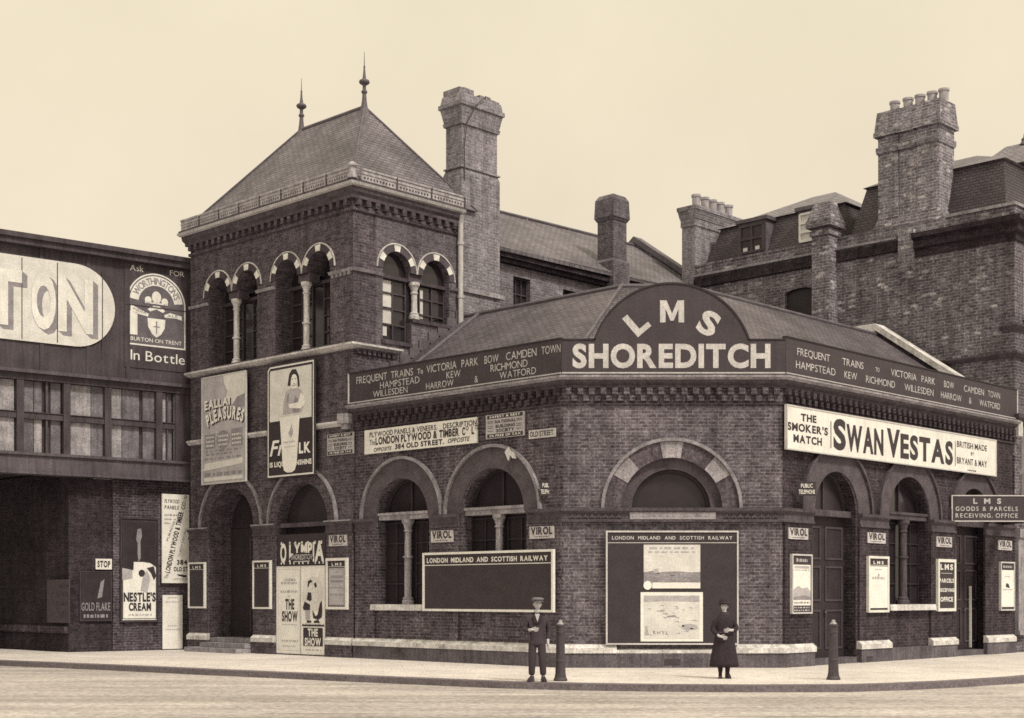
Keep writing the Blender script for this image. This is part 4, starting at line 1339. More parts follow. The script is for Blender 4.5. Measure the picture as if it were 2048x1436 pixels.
l = os_.layer(); l.text('OLD STREET', .05, .93, .22, .8, 'b'); l.done('lettering', 'black_board')

# --- tonic plates
def tonic(pl, s0, s1, z0, z1, o, label):
    b = Board('plate_sign', label, 'sign', pl, s0, s1, z0, z1, o, .025, 'enamel_cream', group='tonic plates on the piers')
    l = b.layer(); l.text('VIROL', .06, .94, .36, .92, 'x'); l.scribble(.2, .8, .12, .2, 7)
    l.done('lettering', 'black_board')
tonic(PL, -8.27, -7.53, 2.95, 3.24, .13, 'tonic plate on the tower pier above a filled white-framed notice')
tonic(PL, -4.34, -3.55, 2.95, 3.24, .065, 'tonic plate above the left end of the long black noticeboard')
tonic(PL, -.98, -.215, 2.95, 3.23, .065, 'tonic plate above the right end of the long black noticeboard')
tonic(PR, .12, .93, 2.93, 3.19, .065, 'tonic plate above the framed seascape poster at the chamfer corner')
tonic(PR, 3.6, 4.46, 2.93, 3.19, .065, 'tonic plate above a mostly blank white notice between door and window')
tonic(PR, 7.1, 7.95, 2.92, 3.19, .065, 'tonic plate above the black narrow panel with white words')
tonic(PR, 10.7, 11.55, 2.92, 3.19, .065, 'tonic plate on the last pier at the far right end')

# --- public telephone plates on brackets
def phone(c, w, z0, z1, label):
    pl = Plane(c[0], c[1], 1, 0)
    b = Board('plate_sign', label, 'sign', pl, 0, w, z0, z1, 0, .03, 'black_board', group='telephone plates')
    l = b.layer(); l.text('PUBLIC', .18, .82, .58, .85, 'b'); l.text('TELEPHONE', .06, .94, .14, .42, 'b'); l.done('lettering', 'enamel_white')
    t = MB(); t.tube([pl.p(w * .5, .015, z1), pl.p(w * .5, .015, z1 + .08), pl.p(-.02 if c[0] < 3 else .0, -.2, z1 + .1)], .012, 6); t.build('bracket', 'iron_black', b.root)
phone(PL.xy(-.62, .12), .32, 3.93, 4.27, 'small black telephone plate left of the chamfer')
phone(PR.xy(.38, .15), .42, 3.92, 4.24, 'small black telephone plate right of the chamfer')

# --- railway noticeboards
nb = Board('noticeboard', 'long empty black railway noticeboard with white frame below the right arch', 'noticeboard', PL, -4.48, -.2, 1.31, 2.64, .12, .05, 'black_board', (.055, 'frame_white', .03))
l = nb.layer(); l.text('LONDON MIDLAND AND SCOTTISH RAILWAY', .02, .97, .855, .935, 'x', gap=.1, space=.6); l.rect(0, 1, .80, .815); l.done('lettering', 'frame_white')
cn = Board('noticeboard', 'large black railway noticeboard on the chamfered front holding two pale posters', 'noticeboard', PC, .99, 3.92, .56, 3.07, .10, .06, 'black_board', (.035, 'frame_cream', .025))
l = cn.layer(); l.text('LONDON MIDLAND AND SCOTTISH RAILWAY', .035, .965, .935, .965, 'b', gap=.13, space=.8); l.rect(0, 1, .903, .909); l.done('lettering', 'frame_cream')

sp = Board('poster', 'pale seaside poster with dark strip of sea, upper one on the big noticeboard', 'poster', PC, 1.81, 3.09, 1.80, 2.79, .161, .006, 'paper_cream')
l = sp.layer(.004); l.scribble(.1, .9, .9, .95, 2); l.scribble(.08, .92, .82, .85, 3); l.done('lettering', 'paper_grey')
l = sp.layer(.004)
rnd = random.Random(3)
l.poly([(0, .13), (1, .13), (1, .38), (.85, .365), (.6, .39), (.45, .385), (.27, .37), (.14, .40), (.05, .375), (0, .37)]); l.done('sea', 'paper_mid')
l = sp.layer(.006)
for i in range(26):
    x, y = rnd.uniform(0, .85), rnd.uniform(.15, .34); w_ = rnd.uniform(.05, .2)
    l.poly([(x, y), (x + w_, y + .004), (x + w_ * .8, y + .018), (x + w_ * .3, y + .014)])
l.poly([(.17, .36), (.27, .33), (.25, .45), (.17, .44)]); l.done('wave', 'paper_grey')
l = sp.layer(.006); l.rect(.15, 1, 0, .135); l.ell(.07, .07, .075, .1); l.done('caption_strip', 'paper_white')
l = sp.layer(.004); l.rect(0, .15, -.0, .13); l.done('black_corner', 'black_board')
rp = Board('poster', 'pale beach poster with white margin and the resort name, lower one on the big noticeboard', 'poster', PC, 1.74, 3.15, .60, 1.715, .161, .006, 'paper_white')
l = rp.layer(.004); l.rect(.055, .945, .06, .93); l.done('picture', 'paper_cream')
l = rp.layer(.006)
l.poly([(.055, .80), (.4, .82), (.945, .80), (.945, .93), (.055, .93)])
for i in range(40):
    x, y = rnd.uniform(.08, .8), rnd.uniform(.1, .75)
    if y < .45 and x < .6 - y * .3 and x > .2: continue
    w_ = rnd.uniform(.03, .13)
    l.poly([(x, y), (x + w_, y - .02), (x + w_ * .7, y + .012)])
l.poly([(.64, .28), (.75, .22), (.93, .25), (.9, .33), (.78, .36), (.68, .34)]); l.poly([(.07, .12), (.13, .14), (.1, .33), (.07, .3)])
l.done('shading', 'paper_grey')
l = rp.layer(.008); l.poly([(.40, .49), (.58, .50), (.55, .535), (.44, .52)]); l.text('RHYL', .2, .44, .14, .215, 'r', gap=.25); l.done('lettering', 'paper_mid')

# --- narrow framed panels beside doors and windows
def narrow(pl, s0, s1, z0, z1, o, label, header=True, mat='black_board', fm='frame_white', t=.05, name='framed_notice', cat='notice'):
    b = Board(name, label, cat, pl, s0 + t, s1 - t, z0 + t, z1 - t, o, .05, mat, (t, fm, .025), group='framed panels on the piers')
    if header:
        l = b.layer(); l.text('LMS', .22, .78, .895, .95, 'x', gap=.35); l.rect(0, 1, .865, .875); l.done('lettering', 'frame_white')
    return b
narrow(PL, -14.88, -14.02, 1.26, 2.62, .13, 'empty black framed panel left of the tower door steps')
narrow(PL, -11.64, -10.81, 1.26, 2.62, .13, 'empty black framed panel between tower door and cinema posters')
b = narrow(PL, -8.35, -7.47, 1.27, 2.63, .13, 'white framed timetable with grey print on the tower pier', t=.07)
l = b.layer(.003); l.rect(.05, .95, .03, .84); l.done('timetable', 'paper_grey')
l = b.layer(.006); l.scribble(.42, .6, .74, .77, 2); l.rect(.18, .86, .62, .68); l.rect(.17, .87, .53, .58); l.scribble(.15, .88, .4, .43, 3); l.scribble(.12, .9, .25, .28, 5); l.frame(.08, .92, .05, .82, .008); l.done('print', 'paper_mid')
b = narrow(PR, .2, 1.04, 1.22, 2.59, .065, 'framed seascape poster with dark header on the chamfer-side pier', header=False, fm='frame_cream', t=.035)
l = b.layer(.003); l.rect(.03, .97, .12, .84); l.done('poster_sheet', 'paper_white')
l = b.layer(.006); l.poly([(.03, .22), (.97, .22), (.97, .36), (.8, .44), (.5, .42), (.3, .47), (.03, .40)]); l.rect(.1, .9, .775, .82); l.scribble(.1, .9, .735, .76, 3); l.done('hills', 'paper_grey')
l = b.layer(.009); l.poly([(.03, .22), (.97, .22), (.97, .27), (.6, .30), (.03, .26)]); l.scribble(.08, .92, .155, .19, 4); l.done('shore', 'paper_mid')
l = b.layer(.004); l.scribble(.08, .92, .02, .05, 3); l.scribble(.08, .92, .07, .1, 8); l.scribble(.2, .8, .89, .95, 2); l.done('print', 'paper_grey')
b = narrow(PR, 3.57, 4.56, 1.22, 2.61, .065, 'mostly blank white notice under a dark header, between door and window', t=.06)
l = b.layer(.003); l.rect(.0, 1, .04, .85); l.done('poster_sheet', 'paper_white')
l = b.layer(.006); l.scribble(.3, .7, .78, .8, 3); l.scribble(.15, .85, .6, .65, 5); l.poly([(.45, .66), (.56, .655), (.55, .70), (.48, .71)]); l.done('print', 'paper_grey')
b = narrow(PR, 7.1, 8.09, 1.22, 2.60, .065, 'black narrow panel of white words beside the far right door', header=False, t=.08, name='panel_sign', cat='sign')
l = b.layer(); l.text('LMS', .08, .92, .84, .95, 'x', gap=.25); l.rect(.12, .88, .755, .763); l.text('PARCELS', .02, .98, .56, .64, 'x'); l.text('RECEIVING', .0, 1, .36, .43, 'x'); l.text('OFFICE', .08, .92, .15, .24, 'x'); l.done('lettering', 'frame_white')
b = narrow(PR, 10.76, 11.64, 1.21, 2.59, .065, 'white notice with a small dark animal picture on the last pier', header=False, fm='frame_cream', t=.04)
l = b.layer(.003); l.rect(.0, 1, .05, .85); l.done('poster_sheet', 'paper_white')
l = b.layer(.006); l.poly([(.34, .50), (.42, .57), (.58, .55), (.68, .47), (.6, .46), (.4, .48)]); l.done('animal_picture', 'black_board')
l = b.layer(.006); l.scribble(.15, .9, .415, .445, 3); l.scribble(.3, .7, .7, .72, 3); l.scribble(.15, .85, .9, .95, 2); l.done('print', 'paper_grey')

# --- projecting parcels office sign
gp_ = PR.xy(8.0, .06)
GPL = Plane(gp_[0], gp_[1], 1, .03)
gs = Board('projecting_sign', 'black projecting goods office sign with pale capitals over the far right door', 'sign', GPL, 0, 2.3, 3.64, 4.29, 0, .05, 'fascia_board', (.03, 'frame_cream', .015))
l = gs.layer(); l.text('LMS', .24, .57, .70, .90, 'x', gap=.75); l.text('GOODS & PARCELS', .035, .765, .40, .57, 'b', gap=.2, space=.5); l.text('RECEIVING. OFFICE', .035, .765, .12, .29, 'b', gap=.2); l.done('lettering', 'enamel_cream')
e_ = GPL.p(2.3, -.02, 0)
t = MB()
bx_, by_ = PR.xy(11.0, 0)
q0, q1 = Vector((e_.x, e_.y, 3.62)), Vector((bx_, by_, 3.62))
d_ = (q1 - q0).normalized(); nn = Vector((d_.y, -d_.x, 0)) * .04; up2 = Vector((0, 0, .68))
t.hexa([q0, q1, q1 + nn, q0 + nn, q0 + up2, q1 + up2, q1 + nn + up2, q0 + nn + up2]); t.build('return_board', 'fascia_board', gs.root)

# --- cinema bills in the right bay of the tower
ob = Board('poster', 'dark bill with tall white exhibition lettering above the two tall white bills', 'poster', PL, -10.6, -8.5, 2.47, 3.32, .04, .04, 'black_board')
l = ob.layer(.004)
l.text('O', .05, .18, .12, .68, 'x'); l.text('LYMPI', .24, .77, .30, .70, 'x', gap=.06); l.text('A', .78, .97, .14, .72, 'x')
rnd = random.Random(9)
for x in (.06, .24, .36, .5, .62, .77, .9):
    l.rect(x, x + .03, .66, .76)
for x in (.06, .12, .25, .33, .44, .52, .63, .78, .86, .94):
    l.rect(x, x + .025, .03, .10)
l.rect(.24, .27, .1, .3); l.rect(.74, .77, .1, .3)
l.done('lettering', 'enamel_white')
l = ob.layer(.006); l.poly([(.24, .20), (.34, .38), (.5, .41), (.66, .38), (.76, .22), (.7, .1), (.3, .1)]); l.done('ribbon', 'black_board')
l = ob.layer(.010); l.text('SHOREDITCH', .29, .72, .18, .34, 'b'); l.rect(.34, .68, .1, .135); l.done('ribbon_lettering', 'enamel_cream')
sb = Board('poster', 'tall white bill with black words only, left of the pair under the dark exhibition bill', 'poster', PL, -10.64, -9.575, .05, 2.43, .05, .04, 'paper_white', (.02, 'frame_cream', .01))
l = sb.layer(); l.text('THE', .36, .74, .51, .62, 'x'); l.text('SHOW', .22, .88, .37, .48, 'x'); l.done('lettering', 'black_board')
l = sb.layer(); l.text('CINEMA', .28, .8, .835, .865, 'b'); l.scribble(.18, .86, .8, .825, 5); l.scribble(.15, .9, .70, .73, 4); l.scribble(.45, .58, .655, .665, 4); l.scribble(.22, .86, .325, .335, 6)
l.scribble(.2, .9, .13, .155, 3); l.scribble(.25, .8, .075, .09, 7); l.frame(.05, .95, .03, .97, .006); l.done('print', 'paper_grey')
sw = Board('poster', 'tall white bill with two cartoon figures above a black title block, right of the pair', 'poster', PL, -9.555, -8.52, .05, 2.43, .05, .04, 'paper_white', (.02, 'frame_cream', .01))
l = sw.layer(.004); l.ell(.5, .68, .44, .2); l.done('tint', 'paper_cream')
l = sw.layer(.006)
l.poly([(.24, .62), (.30, .705), (.44, .70), (.46, .62), (.40, .60)]); l.poly([(.08, .53), (.16, .60), (.40, .56), (.38, .50), (.12, .50)])
l.poly([(.48, .50), (.55, .47), (.62, .43), (.70, .45), (.80, .58), (.88, .61), (.90, .50), (.88, .42), (.72, .39), (.52, .41)])
l.poly([(.24, .355), (.44, .355), (.44, .38), (.26, .385)]); l.poly([(.54, .355), (.80, .355), (.74, .39), (.56, .38)]); l.poly([(.28, .76), (.3, .83), (.42, .85), (.5, .82), (.38, .81), (.34, .77)]); l.poly([(.55, .80), (.63, .82), (.68, .77), (.6, .75)])
l.rect(.05, .98, .315, .335); l.done('figures', 'black_board')
l = sw.layer(.006); l.poly([(.2, .39), (.38, .39), (.38, .50), (.18, .50)]); l.scribble(.05, .98, .337, .347, 3); l.done('trousers', 'paper_grey')
l = sw.layer(.009); l.ell(.43, .77, .09, .035); l.ell(.62, .66, .12, .07); l.done('faces', 'paper_cream')
l = sw.layer(.006); l.rect(.1, .92, .09, .30); l.done('title_block', 'black_board')
l = sw.layer(.010); l.text('THE', .3, .72, .205, .285, 'x'); l.text('SHOW', .17, .85, .10, .18, 'x'); l.done('title', 'enamel_white')
l = sw.layer(.004); l.scribble(.2, .85, .04, .055, 5); l.done('print', 'paper_grey')

# --- two big bills high on the tower
p1 = Board('poster', 'torn grey excursion bill with curved shadowed lettering, left of the two high on the tower', 'poster', PL, -14.03, -11.89, 4.91, 8.0, .22, .05, 'paper_grey', (.03, 'frame_cream', .01))
l = p1.layer(.003); l.poly([(0, 1), (.48, 1), (.52, .9), (.58, .78), (.56, .74), (.3, .7), (0, .72)]); l.done('sky_tint', 'paper_grey')
l = p1.layer(.004); l.poly([(.50, 1), (1, 1), (1, .80), (.86, .77), (.72, .72), (.60, .72), (.56, .78), (.60, .84), (.52, .92)]); l.poly([(.02, .12), (.95, .16), (.95, .215), (.08, .19)]); l.rect(.05, .95, .02, .055); l.done('torn_patch', 'paper_cream')
l = p1.layer(.006); l.poly([(.72, .715), (.82, .78), (1, .80), (1, .69), (.80, .67)]); l.done('dark_tear', 'paper_mid')
def wavy(l, dx, dv):
    l.text('EALLAI', .06 + dx, .66 + dx, .70 + dv, .77 + dv, 'x', rise=.05, taper=lambda f: 1.15 - .2 * f)
    b = l.b
    l.arc('PLEASURES', .55 + dx, -.14 + dv, 2.27, 113, 68, .33, 'x', wide=.62)
l = p1.layer(.006); wavy(l, .025, -.012); l.done('letter_shadow', 'black_board')
l = p1.layer(.010); wavy(l, 0, 0); l.done('lettering', 'paper_white')
l = p1.layer(.006); l.rect(.07, .31, .33, .46); l.ell(.50, .40, .16, .085); l.rect(.69, .94, .33, .49); l.scribble(.08, .9, .295, .31, 4); l.scribble(.1, .7, .265, .28, 5); l.scribble(.06, .92, .225, .24, 9); l.scribble(.06, .92, .07, .10, 2); l.done('panel', 'paper_mid')
l = p1.layer(.009)
for v in (.345, .385, .425):
    l.scribble(.1, .29, v, v + .02, int(v * 100)); l.scribble(.39, .62, v, v + .02, int(v * 90)); l.scribble(.71, .92, v, v + .02, int(v * 70))
l.done('print', 'paper_cream')

p2_ = Board('poster', 'milk advert with a long-haired figure and giant white glass, high on the tower', 'poster', PL, -10.85, -8.73, 4.88, 8.02, .22, .05, 'black_board')
l = p2_.layer(.004); l.poly([(.015, .01), (.985, .01), (.985, .985), (.06, .985), (.015, .955)], [[(.035, .024), (.965, .024), (.965, .971), (.075, .971), (.035, .948)]]); l.done('border', 'frame_white')
l = p2_.layer(.004); l.poly([(.06, .50), (.94, .50), (.94, .95), (.08, .95), (.06, .93)]); l.done('picture_panel', 'paper_cream')
l = p2_.layer(.006); l.poly([(.42, .755), (.56, .775), (.72, .75), (.80, .66), (.74, .55), (.34, .55), (.36, .66)]); l.done('dress', 'paper_grey')
l = p2_.layer(.008); l.poly([(.55, .56), (.70, .56), (.68, .66), (.60, .70), (.56, .63)]); l.poly([(.44, .72), (.47, .73), (.46, .66), (.43, .65)]); l.done('dress_pattern', 'paper_mid')
l = p2_.layer(.006); l.poly([(.44, .80), (.48, .90), (.54, .935), (.62, .93), (.68, .87), (.70, .78), (.66, .77), (.65, .84), (.60, .885), (.54, .885), (.51, .84), (.50, .79)]); l.done('hair', 'black_board')
l = p2_.layer(.009); l.ell(.582, .835, .065, .055); l.poly([(.545, .80), (.62, .80), (.63, .765), (.53, .765)]); l.poly([(.72, .72), (.80, .68), (.82, .62), (.72, .585), (.48, .60), (.46, .635), (.66, .64)]); l.done('face', 'paper_white')
l = p2_.layer(.011); l.rect(.54, .56, .845, .852); l.rect(.60, .625, .845, .852); l.rect(.57, .60, .805, .811); l.done('features', 'black_board')
l = p2_.layer(.006); l.text('Fr', .06, .36, .20, .33, 'b', slant=.35); l.text('MI', .46, .62, .20, .27, 'x'); l.text('LK', .68, .92, .20, .285, 'x'); l.text('IS LIQUID SUNSHINE', .06, .94, .10, .14, 'x'); l.done('lettering', 'paper_white')
l = p2_.layer(.012); l.poly([(.28, .53), (.70, .53), (.64, .12), (.60, .06), (.54, .04), (.44, .04), (.37, .06), (.34, .12)]); l.done('milk_glass', 'paper_white')
l = p2_.layer(.014); l.poly([(.46, .38), (.54, .46), (.56, .38), (.52, .34)]); l.scribble(.36, .6, .30, .315, 3); l.scribble(.38, .6, .26, .27, 6); l.done('shading', 'paper_grey')

# --- bridge adverts
zt, zb = 11.15, 8.78
rr_ = (zt - zb) / 2
zm = (zt + zb) / 2
ol = [(-9.5, zb), (-2.3 - rr_ * 1.0, zb)] + [(-2.3 - rr_ * 1.0 + rr_ * 1.0 * math.cos(R(-90 + 180 * i / 24)), zm + rr_ * math.sin(R(-90 + 180 * i / 24))) for i in range(25)] + [(-9.5, zt)]
tb = Board('advert_sign', 'rounded white painted panel with giant shaded brewery letters on the bridge parapet', 'sign', PB, -9.5, -2.3, zb, zt, .034, .02, 'enamel_white', outline=ol)
tb.board.data.materials[0] = M['paper_cream']
uu = lambda px: (s_at(PB, px, .06) + 9.5) / 7.2
def giant(l, du, dv):
    for ch, a, b_ in (('T', -34, 44), ('O', 62, 112), ('N', 116, 186)):
        l.text(ch, uu(a) + du, uu(b_) + du, .20 + dv, .79 + dv, 'x')
l = tb.layer(.004)
for k in range(7): giant(l, .0035 * k, -.008 * k); l.o += .0004
l.done('letter_shade', 'paper_mid')
l = tb.layer(.012); giant(l, 0, 0); l.done('lettering', 'paper_letter')
l = tb.layer(.010)
for px in (43, 114, 204): l.rect(uu(px), uu(px) + .0035, .02, .98)
l.done('board_joint', 'bridge_paint')

wl, wr_, wz, wtop = -1.93, -.08, 9.02, 11.2
rad = (wr_ - wl) / 2
wsp = wtop - rad
wc = (wl + wr_) / 2
def dome(c, r, zs, z0, n=28): return [(c - r, z0), (c + r, z0)] + [(c + r * math.cos(math.pi * i / n), zs + r * math.sin(math.pi * i / n)) for i in range(n + 1)]
wb_ = Board('advert_sign', 'arched pale ale label with shield on a dark panel at the bridge end', 'sign', PB, -2.0, -.03, 8.35, 11.42, .004, .02, 'bridge_paint')
def uvz(s, z): return ((s + 2.0) / 1.97, (z - 8.35) / 3.07)
def dm(r0, r1, z0a, z0b):
    return [uvz(*q) for q in dome(wc, r0, wsp, z0a)], [uvz(*q) for q in dome(wc, r1, wsp, z0b)]
l = wb_.layer(.002); l.poly(dm(rad - .05, rad - .05, wz + .05, wz)[0]); l.done('label_ground', 'label_ground')
l = wb_.layer(.004)
a, b_ = dm(rad, rad - .045, wz, wz + .045); l.poly(a, [b_])
cu, cv = uvz(wc, wsp)
l.poly([uvz(wc + (rad - .08) * math.cos(R(8 + 164 * i / 24)), wsp + (rad - .08) * math.sin(R(8 + 164 * i / 24))) for i in range(25)] + [uvz(wc + (rad - .36) * math.cos(R(172 - 164 * i / 24)), wsp + (rad - .36) * math.sin(R(172 - 164 * i / 24))) for i in range(25)])
l.poly([uvz(wl + .09, wz + .3), uvz(wl + .33, wz + .3), uvz(wl + .33, wsp - .3), uvz(wl + .09, wsp - .25)])
l.poly([uvz(wc - .28, 9.86), uvz(wc + .28, 9.86), uvz(wc + .26, 9.6), uvz(wc + .14, 9.4), uvz(wc, 9.30), uvz(wc - .14, 9.4), uvz(wc - .26, 9.6)])
l.poly([uvz(wl + .12, 10.2), uvz(wl + .5, 10.05), uvz(wl + .68, 9.98), uvz(wl + .66, 9.90), uvz(wl + .3, 9.95), uvz(wl + .12, 10.02)])
l.poly([uvz(wr_ - .12, 10.02), uvz(wr_ - .5, 10.08), uvz(wr_ - .68, 10.0), uvz(wr_ - .66, 9.93), uvz(wr_ - .3, 9.94), uvz(wr_ - .12, 9.9)])
l.poly([uvz(wc - .28, 10.12), uvz(wc - .1, 10.24), uvz(wc + .1, 10.24), uvz(wc + .28, 10.12), uvz(wc + .2, 10.06), uvz(wc, 10.14), uvz(wc - .2, 10.06)])
l.ell(*uvz(wc, wsp + .22), .075, .06, 12); l.ell(*uvz(wc - .26, wsp + .12), .055, .035, 10); l.ell(*uvz(wc + .26, wsp + .12), .055, .035, 10); l.rect(*[uvz(wc - .36, 0)[0], uvz(wc + .36, 0)[0]], uvz(0, wsp + .02)[1], uvz(0, wsp + .06)[1])
l.line('BURTON ON TRENT', uvz(wl + .12, wz + .13), uvz(wr_ - .12, wz + .13), .11, 'r')
l.line('In Bottle', uvz(wl + .12, 8.58), uvz(wr_ - .02, 8.58), .29, 'r')
l.line('Ask', uvz(wl + .1, 11.2), uvz(wl + .52, 11.2), .16, 'r'); l.line('FOR', uvz(wr_ - .5, 11.22), uvz(wr_ - .04, 11.22), .15, 'r')
l.done('label_design', 'enamel_white')
l = wb_.layer(.009); l.arc("WORTHINGTON'S", cu, cv, rad - .32, 158, 20, .19, 'b', wide=.8)
l.poly([uvz(wc - .02, 9.78), uvz(wc + .02, 9.78), uvz(wc + .02, 9.42), uvz(wc - .02, 9.42)]); l.poly([uvz(wc - .1, 9.64), uvz(wc + .1, 9.64), uvz(wc + .1, 9.61), uvz(wc - .1, 9.61)])
l.line('INDIA', uvz(wl + .18, 10.06), uvz(wl + .6, 9.95), .07, 'r'); l.line('ALE', uvz(wr_ - .58, 9.96), uvz(wr_ - .25, 9.97), .07, 'r'); l.line('PALE', uvz(wc - .16, 10.16), uvz(wc + .16, 10.16), .06, 'r')
l.done('label_lettering', 'paper_mid')
l = wb_.layer(.012); l.poly([uvz(-1.99, wsp - .1), uvz(-.04, wsp - .1), uvz(-.04, wsp - .075), uvz(-1.99, wsp - .075)]); l.done('board_joint', 'black_board')

# --- bills on the bridge pier
pv = Board('advert_sign', 'narrow upright white timber board with slanting black words beside the tower edge', 'sign', PB, -.77, .10, 2.01, 4.68, -.16, .06, 'enamel_white')
l = pv.layer()
l.text('PLYWOOD', .08, .62, .90, .94, 'b', slant=.15); l.text('PANELS', .08, .60, .83, .87, 'b', slant=.15); l.line('The', (.2, .045), (.24, .1), .11, 'r'); l.line('LONDON PLYWOOD & TIMBER', (.27, .11), (.78, .80), .145, 'x'); l.line('CO', (.83, .83), (.87, .91), .12, 'b'); l.line('LTD', (.88, .92), (.93, .985), .09, 'b')
l.text('384', .54, .92, .21, .26, 'x'); l.text('OLD ST', .42, .94, .135, .18, 'x'); l.poly([(.55, .10), (.9, .09), (.92, .07), (.8, .065), (.58, .085)])
l.line('PURPOSES', (.22, .47), (.52, .72), .07, 'r')
l.done('lettering', 'black_board')
l = pv.layer(); l.scribble(.08, .6, .755, .775, 4); l.scribble(.08, .35, .71, .725, 5); l.scribble(.08, .3, .665, .68, 5); l.line('THICKNESSES', (.64, .29), (.92, .62), .06, 'r'); l.text('OPPOSITE', .38, .93, .03, .055, 'r'); l.done('small_lettering', 'paper_mid')
wbk = Board('poster', 'blank looking white bill low on the bridge pier, under the slanting timber board', 'poster', PB, -.72, -.08, .03, 1.65, -.2, .02, 'paper_white')
l = wbk.layer(); l.scribble(.25, .75, .94, .965, 3); l.scribble(.15, .85, .86, .885, 6); l.scribble(.25, .75, .42, .44, 5); l.scribble(.15, .85, .35, .375, 3); l.done('print', 'paper_grey')
ne = Board('advert_sign', 'framed cream advert with dark upper half and bold black name, on the bridge pier', 'sign', PB, -2.02, -.9, .88, 3.9, -.2, .05, 'paper_white', (.03, 'wood_mid', .02))
l = ne.layer(.004); l.poly([(0, 1), (1, 1), (1, .52), (.8, .57), (.6, .58), (.34, .58), (.33, .50), (0, .50)]); l.frame(0, 1, 0, 1, .03); l.done('dark_ground', 'wood_dark')
l = ne.layer(.006); l.frame(.03, .97, .02, .98, .018); l.done('inner_border', 'wood_mid')
l = ne.layer(.008); l.text("NESTLE'S", .06, .95, .195, .275, 'x', gap=.05); l.text('CREAM', .2, .82, .105, .175, 'x', gap=.05); l.ell(.56, .47, .09, .035); l.poly([(.7, .52), (.9, .54), (.96, .44), (.9, .40), (.82, .47)]); l.done('lettering', 'black_board')
l = ne.layer(.008); l.scribble(.2, .85, .055, .07, 3); l.poly([(.52, .3), (.72, .28), (.8, .42), (.7, .5), (.6, .44)]); l.poly([(.02, .4), (.3, .42), (.3, .5), (.02, .52)]); l.done('picture', 'paper_grey')
l = ne.layer(.008); l.poly([(.40, .80), (.44, .90), (.54, .91), (.57, .84), (.52, .78), (.53, .62), (.47, .58), (.44, .66), (.45, .76)]); l.done('dark_figure', 'paper_mid')
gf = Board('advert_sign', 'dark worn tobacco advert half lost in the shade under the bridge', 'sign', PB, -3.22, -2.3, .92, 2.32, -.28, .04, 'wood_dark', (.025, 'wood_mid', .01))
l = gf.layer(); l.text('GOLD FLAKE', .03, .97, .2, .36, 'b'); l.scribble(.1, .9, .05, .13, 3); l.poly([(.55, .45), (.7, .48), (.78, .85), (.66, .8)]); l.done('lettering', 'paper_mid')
sp_ = Board('plate_sign', 'small white stop plate on the dark pier under the bridge', 'sign', PB, -2.76, -2.27, 2.40, 2.71, -.28, .03, 'enamel_white')
l = sp_.layer(); l.text('STOP', .1, .9, .22, .78, 'x'); l.done('lettering', 'black_board')
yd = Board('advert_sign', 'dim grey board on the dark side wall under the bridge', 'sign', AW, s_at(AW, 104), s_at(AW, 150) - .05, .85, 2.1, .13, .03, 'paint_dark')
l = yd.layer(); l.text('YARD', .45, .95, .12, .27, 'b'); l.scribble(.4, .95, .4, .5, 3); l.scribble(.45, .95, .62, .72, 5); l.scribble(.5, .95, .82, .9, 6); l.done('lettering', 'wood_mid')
# ================================================================== kerbside posts
def bollard(x, y, label):
    r = empty('bollard', (x, y, 0), label, 'bollard', 'iron posts along the kerb')
    b = MB(); b.lathe((x, y, 0), [(.135, 0), (.135, .03), (.115, .07), (.100, .15), (.094, .36), (.101, .37), (.101, .395), (.088, .41), (.082, .9), (.091, .91), (.091, .945), (.081, .955), (.081, 1.03), (.091, 1.045), (.091, 1.07), (.078, 1.08)], 20)
    b.build('shaft', 'iron_post', r, smooth=False)
    c = MB(); c.lathe((x, y, 1.0805), [(.074, 0), (.062, .025), (.04, .04), (.035, .05), (.04, .065), (.025, .085), (.0, .09)], 16)
    c.build('cap', 'iron_cap', r, smooth=True)
plain('iron_post', .06, .6, .25, 6, .3, spec=.4, streak=.3)
plain('iron_cap', .35, .5, .3, 9, .2, spec=.4)
bollard(.93, 27.55, 'dark iron kerb post beside the standing man in the cap')
bollard(6.26, 27.95, 'dark iron kerb post right of the woman, before the side street door')

# ================================================================== people
def skin_body(name, joints, bones, mat, parent, root=0, levels=2):
    """one continuous surface grown round a skeleton: joints {key: (x, y, z, rx[, ry])}"""
    keys = list(joints)
    idx = {k: i for i, k in enumerate(keys)}
    base = WL[parent.name]
    me = bpy.data.meshes.new(name)
    me.from_pydata([Vector(joints[k][:3]) for k in keys], [(idx[a], idx[b]) for a, b in bones], [])
    ob = bpy.data.objects.new(name, me)
    COL.objects.link(ob)
    ob.parent = parent
    m = ob.modifiers.new('skin', 'SKIN')
    m.use_smooth_shade = True
    sv = me.skin_vertices[0].data
    for k in keys:
        j = joints[k]
        sv[idx[k]].radius = (j[3], j[4] if len(j) > 4 else j[3])
        sv[idx[k]].use_root = False
    sv[root if isinstance(root, int) else idx[root]].use_root = True
    s = ob.modifiers.new('sub', 'SUBSURF')
    s.levels = s.render_levels = levels
    me.materials.append(M[mat])
    return ob

def loft(rings, n=24, fold=0.0, k=7, ph=0.0):
    """stack of ellipses (cx, cy, z, rx, ry), folds growing towards the hem"""
    mb = MB()
    vs, fs = [], []
    for j, (cx, cy, z, rx, ry) in enumerate(rings):
        f = fold * max(0, 1 - j / (len(rings) * .55))
        for i in range(n):
            a = 2 * math.pi * i / n
            q = 1 + f * math.sin(k * a + ph)
            vs.append((cx + rx * q * math.cos(a), cy + ry * q * math.sin(a), z))
    for j in range(len(rings) - 1):
        for i in range(n):
            fs.append((j * n + i, j * n + (i + 1) % n, (j + 1) * n + (i + 1) % n, (j + 1) * n + i))
    fs.append(tuple(range(n - 1, -1, -1)))
    fs.append(tuple((len(rings) - 1) * n + i for i in range(n)))
    mb.add(vs, fs)
    return mb

